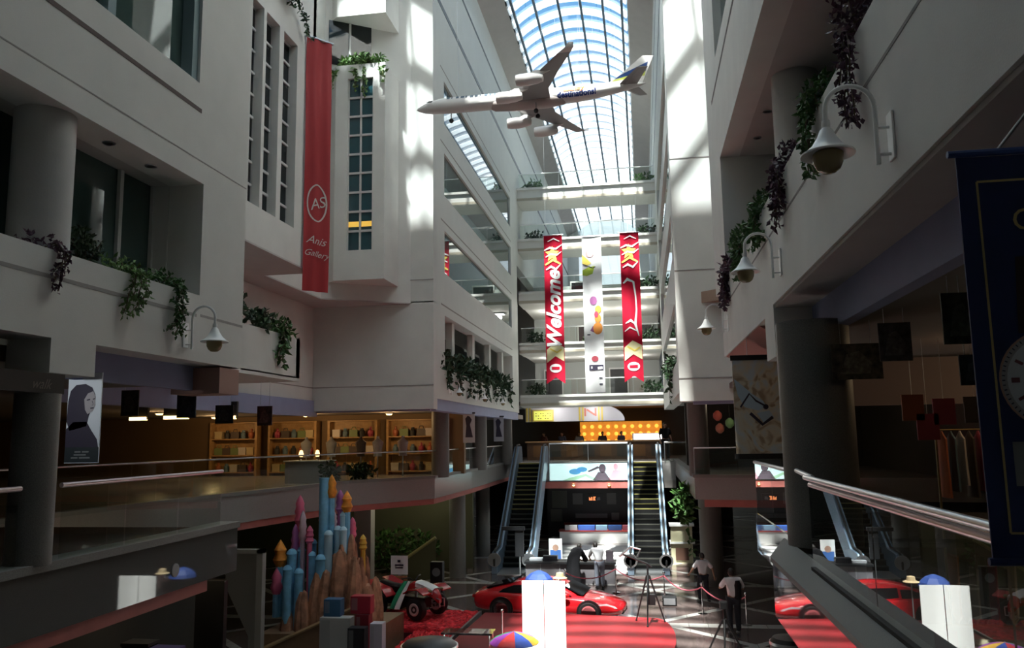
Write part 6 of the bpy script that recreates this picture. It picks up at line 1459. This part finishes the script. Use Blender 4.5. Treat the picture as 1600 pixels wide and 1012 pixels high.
# rope barriers
def stanchion(label, x, y, z=0.0, h=0.95):
    t = thing('stanchion', label, 'stanchion', (x, y, z), 'rope barrier posts')
    MB().lathe([(0.16, 0), (0.16, 0.025), (0.03, 0.04)], (x, y, z), 18).build('base', M['chrome'], t, smooth=True); MB().tube([(x, y, z + 0.03), (x, y, z + h)], 0.025, 10).build('post', M['chrome'], t, smooth=True); MB().ball((x, y, z + h + 0.03), 0.05).build('knob', M['chrome'], t, smooth=True)
posts = [(-3.1, 31.6), (-1.25, 32.6), (0.55, 31.2), (1.75, 29.0), (3.0, 27.4)]
for i, (x, y) in enumerate(posts): stanchion('slim chrome barrier post, %s along the pink rope' % ('first from the car', 'beside the man in grey trousers', 'in front of the right escalator', 'beside the walking man', 'rightmost')[i], x, y)
stanchion('chrome post standing alone on the red stage', -4.0, 22.8, 0.35, 0.9)
rope = mat('pink_rope', (0.55, 0.12, 0.16), 0.6)
for i, (p, q) in enumerate(zip(posts[:-1], posts[1:])):
    o = MB().tube([(p[0] + (q[0] - p[0]) * k / 10, p[1] + (q[1] - p[1]) * k / 10, 0.88 - 0.28 * (1 - (k / 5 - 1) ** 2)) for k in range(11)], 0.022, 7).build('barrier_rope', rope, None, smooth=True)
    tag(o, 'sagging pink rope, %s span from the car' % ('first', 'second', 'third', 'last')[i], 'rope', 'pink barrier ropes')
for i, (x, y, w) in enumerate(((-4.9, 22.6, 0.7),)):
    t = thing('glass_table', 'low glass edged table on the red stage beside the chrome post', 'table', (x, y, 0.35)); MB().box(x - w, x + w, y - 0.3, y + 0.3, 0.75, 0.78).build('top', M['glass'], t); MB().box(x - w, x + w, y - 0.32, y - 0.29, 0.74, 0.79).build('edge', M['chrome'], t)
    for sx in (-1, 1):
        for sy in (-1, 1): MB().tube([(x + sx * (w - 0.08), y + sy * 0.25, 0.35), (x + sx * (w - 0.08), y + sy * 0.25, 0.75)], 0.02, 6).build('leg', M['chrome'], t)

# tripods
def tripod(label, x, y, h, spread, head, zb=0.0):
    t = thing('tripod', label, 'tripod', (x, y, 0), 'camera tripods')
    for k in range(3):
        a = 2 * math.pi * k / 3 + 0.4
        lg = MB().tube([(x + spread * math.cos(a), y + spread * math.sin(a), 0.02), (x + 0.04 * math.cos(a), y + 0.04 * math.sin(a), h * 0.8)], [0.02, 0.032], 7).build('leg', M['black'], t)
        MB().ball((x + spread * math.cos(a), y + spread * math.sin(a), 0.025), 0.03).build('foot', M['rubber'], lg)
    MB().tube([(x, y, h * 0.45), (x, y, h)], 0.03, 8).build('centre_column', M['black'], t)
    if head == 'camera':
        MB().box(x - 0.1, x + 0.1, y - 0.12, y + 0.12, h, h + 0.2).build('camera_body', M['black'], t, bevel=0.02); MB().lathe([(0.06, 0.12), (0.07, 0.3), (0.05, 0.3)], (x, y, h + 0.1), 14, 'y').build('lens', M['black'], t)
    else:
        MB().tube([(x - 0.75, y, h + 0.28), (x, y, h), (x + 0.12, y, h - 0.1)], 0.03, 8).build('crane_arm', M['black'], t)
        m = MB(); m.tube([(x - 0.85, y, h + 0.2), (x - 0.5, y, h + 0.5), (x - 0.2, y, h + 0.42), (x - 0.3, y, h + 0.2)], 0.035, 7); m.build('arm_head', M['steel'], t)
        MB().box(x - 0.02, x + 0.2, y - 0.1, y + 0.1, 0.55, 0.85).build('counterweight', M['black'], t)
    return t
tripod('black camera crane tripod in front of the right escalator', -0.02, 25.9, 1.75, 0.5, 'crane').location.z = 0.35
tripod('large black tripod at the bottom below the photographer', 1.95, 23.2, 1.35, 0.62, 'camera')
t = thing('floor_monitor', 'small black monitor on the floor near the crane tripod', 'monitor', (0.6, 30.2, 0)); MB().box(0.45, 0.95, 30.2, 30.5, 0.0, 0.32).build('case', M['black'], t, bevel=0.03); MB().box(0.5, 0.9, 30.19, 30.2, 0.05, 0.27).build('screen', M['grey'], t)

for i, (x, y, z, e, c, w) in enumerate(((-11.5, 35.2, 3.7, 26, (0.95, 0.9, 0.55), 'over the plants behind the castle'), (-9.6, 36.5, 3.7, 14, (0.95, 0.9, 0.6), 'beside the left escalator'), (-10.2, 15.5, 3.75, 14, (1.0, 0.8, 0.5), 'over the dark cabinets at the lower left'), (3.6, 31.5, 7.4, 25, (1.0, 0.8, 0.55), 'on the far right gallery'), (-9.6, 32.0, 3.7, 16, (0.95, 0.9, 0.6), 'behind the quad bike'))):
    t = thing('ceiling_lamp', 'small round ceiling lamp %s' % w, 'lamp', (x, y, z), 'small shop ceiling lamps')  # the cabinet and far right gallery lamps are added to brighten dark shops
    MB().lathe([(0.14, 0.05), (0.14, 0.0), (0.11, 0.0), (0.11, 0.05)], (x, y, z), 16).build('housing', M['steel'], t, smooth=True)
    MB().lathe([(0.11, 0.0), (0.08, -0.04), (0.001, -0.05)], (x, y, z + 0.01), 14).build('lens', M['warm_light'], t, smooth=True)
    lamp_light(t, e, c)
for i, (x, y, z, c, nm) in enumerate(((2.95, 33.5, 6.7, (0.5, 0.12, 0.10), 'red'), (3.05, 33.8, 6.2, (0.55, 0.2, 0.15), 'coral'), (3.4, 33.4, 6.4, (0.2, 0.4, 0.2), 'green'))):
    t = thing('hanging_lantern', 'small %s paper lantern hanging on the far right gallery' % nm, 'lantern', (x, y, z), 'paper lanterns at far right')
    MB().lathe([(0.05, -0.2), (0.16, -0.1), (0.18, 0.0), (0.16, 0.1), (0.05, 0.2)], (x, y, z), 14).build('shade', mat('lantern_%d' % i, c, 0.7), t, smooth=True); MB().tube([(x, y, z + 0.2), (x, y, 7.44)], 0.005, 5).build('cord', M['black'], t)

t = thing('picture_light', 'small spot lamp above the portrait poster', 'lamp', (-7.95, 8.3, 6.98))  # spot lamp added to brighten the portrait poster
MB().lathe([(0.05, -0.10), (0.06, -0.10), (0.05, 0.02), (0.001, 0.02)], (-7.95, 8.3, 6.98), 14).build('shade', M['black'], t, smooth=True)
MB().lathe([(0.001, -0.085), (0.045, -0.085)], (-7.95, 8.3, 6.98), 14).build('lens', M['warm_light'], t)
sd = bpy.data.lights.new('picture_spot', 'SPOT'); sd.energy = 38; sd.color = (0.95, 0.97, 1.0); sd.spot_size = math.radians(50); sd.spot_blend = 0.4; sd.shadow_soft_size = 0.04
so_ = bpy.data.objects.new('picture_spot', sd); COL.objects.link(so_); so_.parent = t; so_.location = (0, 0, -0.14)
so_.rotation_euler = (Vector((-7.46, 10.0, 6.32)) - Vector((-7.95, 8.3, 6.84))).to_track_quat('-Z', 'Y').to_euler()

# ------------------------------------------------------------------ people
def skin_mesh(points, edges, radii, levels=2):
    me = bpy.data.meshes.new('figure'); me.from_pydata(points, edges, []); o = bpy.data.objects.new('figure', me); COL.objects.link(o)
    o.modifiers.new('skin', 'SKIN'); sub = o.modifiers.new('sub', 'SUBSURF'); sub.levels = levels; sub.render_levels = levels
    sk = me.skin_vertices[0].data
    for i, r in enumerate(radii): sk[i].radius = r if isinstance(r, tuple) else (r, r); sk[i].use_root = (i == 0)
    ev = o.evaluated_get(bpy.context.evaluated_depsgraph_get()); m2 = bpy.data.meshes.new_from_object(ev)
    mb = MB(); mb.add([tuple(v.co) for v in m2.vertices], [tuple(p.vertices) for p in m2.polygons])
    bpy.data.objects.remove(o); bpy.data.meshes.remove(me); bpy.data.meshes.remove(m2)
    return mb
M['skin'] = mat('skin', (0.36, 0.20, 0.13), 0.5); M['hair'] = mat('black_hair', (0.015, 0.012, 0.01), 0.6)
def person(label, loc, yaw, top, bottom, J=None, robe=None, seated=False, sc=1.0, group=None, headcloth=None):
    """faces +y before turning; J overrides joints"""
    P = dict(pel=(0, 0, 0.95), waist=(0, 0, 1.10), chest=(0, 0, 1.32), neck=(0, 0.01, 1.48), head=(0, 0.03, 1.62),
             ls=(-0.19, 0, 1.42), le=(-0.27, -0.02, 1.14), lw=(-0.27, 0.10, 0.90), rs=(0.19, 0, 1.42), re=(0.27, -0.02, 1.14), rw=(0.27, 0.10, 0.90),
             lh=(-0.10, 0, 0.90), lk=(-0.11, 0.03, 0.50), la=(-0.11, -0.02, 0.08), rh=(0.10, 0, 0.90), rk=(0.11, 0.03, 0.50), ra=(0.11, -0.02, 0.08))
    if J: P.update(J)
    t = thing('person', label, 'person', (0, 0, 0), group)
    names = ['pel', 'waist', 'chest', 'neck', 'ls', 'le', 'lw', 'rs', 're', 'rw', 'lh', 'lk', 'la', 'rh', 'rk', 'ra']
    ix = {n: i for i, n in enumerate(names)}
    E_ = [('pel', 'waist'), ('waist', 'chest'), ('chest', 'neck'), ('chest', 'ls'), ('ls', 'le'), ('le', 'lw'), ('chest', 'rs'), ('rs', 're'), ('re', 'rw'), ('pel', 'lh'), ('lh', 'lk'), ('lk', 'la'), ('pel', 'rh'), ('rh', 'rk'), ('rk', 'ra')]
    R_ = dict(pel=(0.13, 0.10), waist=(0.125, 0.095), chest=(0.14, 0.085), neck=0.05, ls=0.06, le=0.042, lw=0.03, rs=0.06, re=0.042, rw=0.03, lh=0.085, lk=0.058, la=0.04, rh=0.085, rk=0.058, ra=0.04)
    body = skin_mesh([P[n] for n in names], [(ix[a], ix[b_]) for a, b_ in E_], [R_[n] for n in names])
    hd = Vector(P['head']); nk = Vector(P['neck'])
    body.ball(tuple(hd), 0.075, 0.095, 0.115, 14, 10); body.tube([nk - (hd - nk) * 0.2, hd], 0.05, 10)
    body.ball((hd.x, hd.y + 0.10, hd.z - 0.01), 0.014, 0.022, 0.022, 8, 6)
    for s in (-1, 1): body.ball((hd.x + s * 0.077, hd.y - 0.005, hd.z), 0.012, 0.022, 0.032, 8, 6)
    for s, w, e in ((-1, 'lw', 'le'), (1, 'rw', 're')):
        a = Vector(P[w]); d = (a - Vector(P[e])).normalized(); sd = d.cross(Vector((0, 1, 0.3))).normalized(); up = d.cross(sd).normalized()
        body.rings([[tuple(a + d * q + sd * (wd * math.cos(k)) + up * (0.017 * math.sin(k))) for k in [2 * math.pi * i / 10 for i in range(10)]] for q, wd in ((-0.02, 0.026), (0.03, 0.034), (0.08, 0.040), (0.095, 0.034))])
        for i, L in enumerate((0.060, 0.072, 0.078, 0.068)):
            b0 = a + d * 0.085 + sd * (-0.030 + 0.020 * i); body.tube([b0, b0 + d * L * 0.5 + up * 0.006, b0 + d * L * 0.9 + up * 0.022], [0.009, 0.0085, 0.007], 6)
        b0 = a + d * 0.035 + sd * 0.035 * s; body.tube([b0, b0 + sd * 0.03 * s + d * 0.02 + up * 0.01, b0 + sd * 0.035 * s + d * 0.055 + up * 0.02], [0.011, 0.010, 0.008], 6)
    body.build('body', M['skin'], t, smooth=True)
    face = MB()
    for s in (-1, 1): face.ball((hd.x + s * 0.03, hd.y + 0.083, hd.z + 0.012), 0.010, 0.006, 0.006, 8, 6)
    face.build('eyes', M['black'], t)
    MB().ball((hd.x, hd.y + 0.084, hd.z - 0.052), 0.022, 0.008, 0.006, 8, 6).build('mouth', mat('lips', (0.30, 0.11, 0.09), 0.5) if 'lips' not in bpy.data.materials else bpy.data.materials['lips'], t)
    h = MB(); rg = []
    for z, r, cy in ((-0.06, 0.86, -0.035), (-0.02, 1.05, -0.028), (0.03, 1.10, -0.02), (0.07, 1.02, -0.008), (0.10, 0.78, 0.0), (0.125, 0.32, 0.0)):
        rg.append([(hd.x + 0.079 * r * math.cos(k), hd.y + cy + 0.092 * r * math.sin(k) * (0.8 if z < 0.05 and math.sin(k) > 0 else 1), hd.z + z) for k in [2 * math.pi * i / 14 for i in range(14)]])
    h.rings(rg); h.build('hair' if not headcloth else 'head_cloth', headcloth or M['hair'], t, smooth=True)
    if robe:
        c = Vector(P['chest']); pl = Vector(P['pel']); rgs = []
        for z, ctr, rx, ry in ((0.03, Vector((0, 0, 0)), 0.36, 0.30), (0.45, Vector((0, 0, 0)), 0.32, 0.26), (0.95, pl, 0.27, 0.21), (1.15, Vector(P['waist']), 0.27, 0.20), (1.33, c, 0.27, 0.18), (1.44, c.lerp(nk, 0.6), 0.20, 0.13), (1.49, nk, 0.08, 0.08)):
            zz = z + (ctr.z - {0.95: 0.95, 1.15: 1.10, 1.33: 1.32}.get(z, ctr.z))
            rgs.append([(ctr.x + rx * (1 + 0.04 * math.cos(6 * k)) * math.cos(k), ctr.y + ry * (1 + 0.04 * math.cos(6 * k)) * math.sin(k), zz) for k in [2 * math.pi * i / 24 for i in range(24)]])
        MB().rings(rgs).build('robe', robe, t, smooth=True)
        for a, b_, c_ in (('ls', 'le', 'lw'), ('rs', 're', 'rw')):
            MB().tube([P[a], P[b_], Vector(P[b_]).lerp(Vector(P[c_]), 0.85)], [0.10, 0.09, 0.11], 12).build('sleeve', robe, t, smooth=True)
    else:
        n2 = ['pel', 'waist', 'chest', 'ls', 'le', 'rs', 're', 'neck']; i2 = {n: i for i, n in enumerate(n2)}
        pts = [P[n] for n in n2]
        pts[i2['le']] = tuple(Vector(P['ls']).lerp(Vector(P['le']), 0.92)); pts[i2['re']] = tuple(Vector(P['rs']).lerp(Vector(P['re']), 0.92))
        pts[i2['neck']] = tuple(Vector(P['chest']).lerp(Vector(P['neck']), 0.72))
        sh = skin_mesh(pts, [(i2[a], i2[b_]) for a, b_ in (('chest', 'neck'), ('pel', 'waist'), ('waist', 'chest'), ('chest', 'ls'), ('ls', 'le'), ('chest', 'rs'), ('rs', 're'))], [(0.165, 0.125), (0.16, 0.12), (0.195, 0.15), 0.095, 0.072, 0.095, 0.072, (0.13, 0.105)])
        sh.build('shirt', top, t, smooth=True)
        n3 = ['pel', 'lh', 'lk', 'la', 'rh', 'rk', 'ra']; i3 = {n: i for i, n in enumerate(n3)}
        tr = skin_mesh([P[n] for n in n3], [(i3[a], i3[b_]) for a, b_ in (('pel', 'lh'), ('lh', 'lk'), ('lk', 'la'), ('pel', 'rh'), ('rh', 'rk'), ('rk', 'ra'))], [(0.15, 0.12), 0.11, 0.085, 0.07, 0.11, 0.085, 0.07])
        tr.build('trousers', bottom, t, smooth=True)
    for k in ('la', 'ra'):
        a = P[k]; MB().ball((a[0], a[1] + 0.06, max(a[2] - 0.035, 0.042)), 0.048, 0.135, 0.042, 12, 8).build('shoe', M['black'], t, smooth=True)
    t.location = loc; t.rotation_euler = (0, 0, yaw); t.scale = (sc, sc, sc)
    return t
cl = lambda n, c: mat(n, c, 0.9, spec=0.15)
white_shirt = cl('white_shirt', (0.78, 0.78, 0.80)); dark_tr = cl('dark_trousers', (0.03, 0.032, 0.04)); grey_tr = cl('grey_trousers', (0.26, 0.28, 0.34)); blk = cl('black_cloth', (0.014, 0.014, 0.016))
bend = dict(waist=(0, 0.05, 1.09), chest=(0, 0.20, 1.28), neck=(0, 0.31, 1.40), head=(0, 0.40, 1.50), ls=(-0.19, 0.24, 1.36), rs=(0.19, 0.24, 1.36), le=(-0.25, 0.38, 1.12), re=(0.25, 0.38, 1.12), lw=(-0.15, 0.56, 1.00), rw=(0.15, 0.56, 1.00))
person('person in a long black robe bending over the desk', (-2.95, 33.35, 0), math.radians(-35), blk, blk, J=bend, robe=blk, headcloth=None, sc=1.05)
person('person in a white shirt and grey trousers leaning at the desk', (-1.9, 33.3, 0), math.radians(25), white_shirt, grey_tr, J=bend, sc=1.08)
person('person in a white shirt and dark trousers walking past the right column', (1.93, 30.9, 0), math.radians(20), white_shirt, dark_tr, sc=1.0,
       J=dict(lk=(-0.11, 0.14, 0.52), la=(-0.10, 0.10, 0.09), rk=(0.11, -0.02, 0.50), ra=(0.11, -0.24, 0.14), le=(-0.36, 0.05, 1.18), lw=(-0.40, 0.22, 1.02), re=(0.34, -0.10, 1.16), rw=(0.36, -0.16, 0.92)))
ph = person('person in a white shirt and black waistcoat standing behind the large tripod', (2.5, 26.2, 0), math.radians(12), white_shirt, dark_tr, sc=1.12,
       J=dict(le=(-0.33, 0.10, 1.20), lw=(-0.16, 0.30, 1.24), re=(0.31, 0.06, 1.17), rw=(0.14, 0.28, 1.18), neck=(0, 0.04, 1.47), head=(0, 0.08, 1.60)))
MB().rings([[(x0 + rx * math.cos(k), ry * math.sin(k), z) for k in [2 * math.pi * i / 14 for i in range(14)]] for z, rx, ry, x0 in ((0.92, 0.12, 0.155, 0.10), (1.1, 0.12, 0.15, 0.10), (1.3, 0.13, 0.155, 0.11), (1.42, 0.09, 0.12, 0.11))]).build('waistcoat', blk, None).parent = ph
person('person in dark clothes standing at the top of the right escalator', (1.25, 48.4, 4.5), math.radians(200), blk, blk, sc=1.25)
for i, (x, c, y) in enumerate(((-6.4, (0.10, 0.04, 0.03), 53.2), (-5.2, (0.03, 0.03, 0.04), 53.0), (-4.1, (0.16, 0.15, 0.15), 53.3), (-2.6, (0.04, 0.03, 0.03), 53.1), (-1.4, (0.05, 0.04, 0.05), 53.2))):
    person('person in %s standing behind the cafe counter, %s' % (('brown', 'black', 'grey', 'dark brown', 'dark violet')[i], ('leftmost', 'second from left', 'third from left', 'fourth from left', 'rightmost')[i]), (x, y, 4.5), math.radians(180 + 20 * (i - 2)), cl('cafe_cloth_%d' % i, c), blk, group='people at the cafe counter')
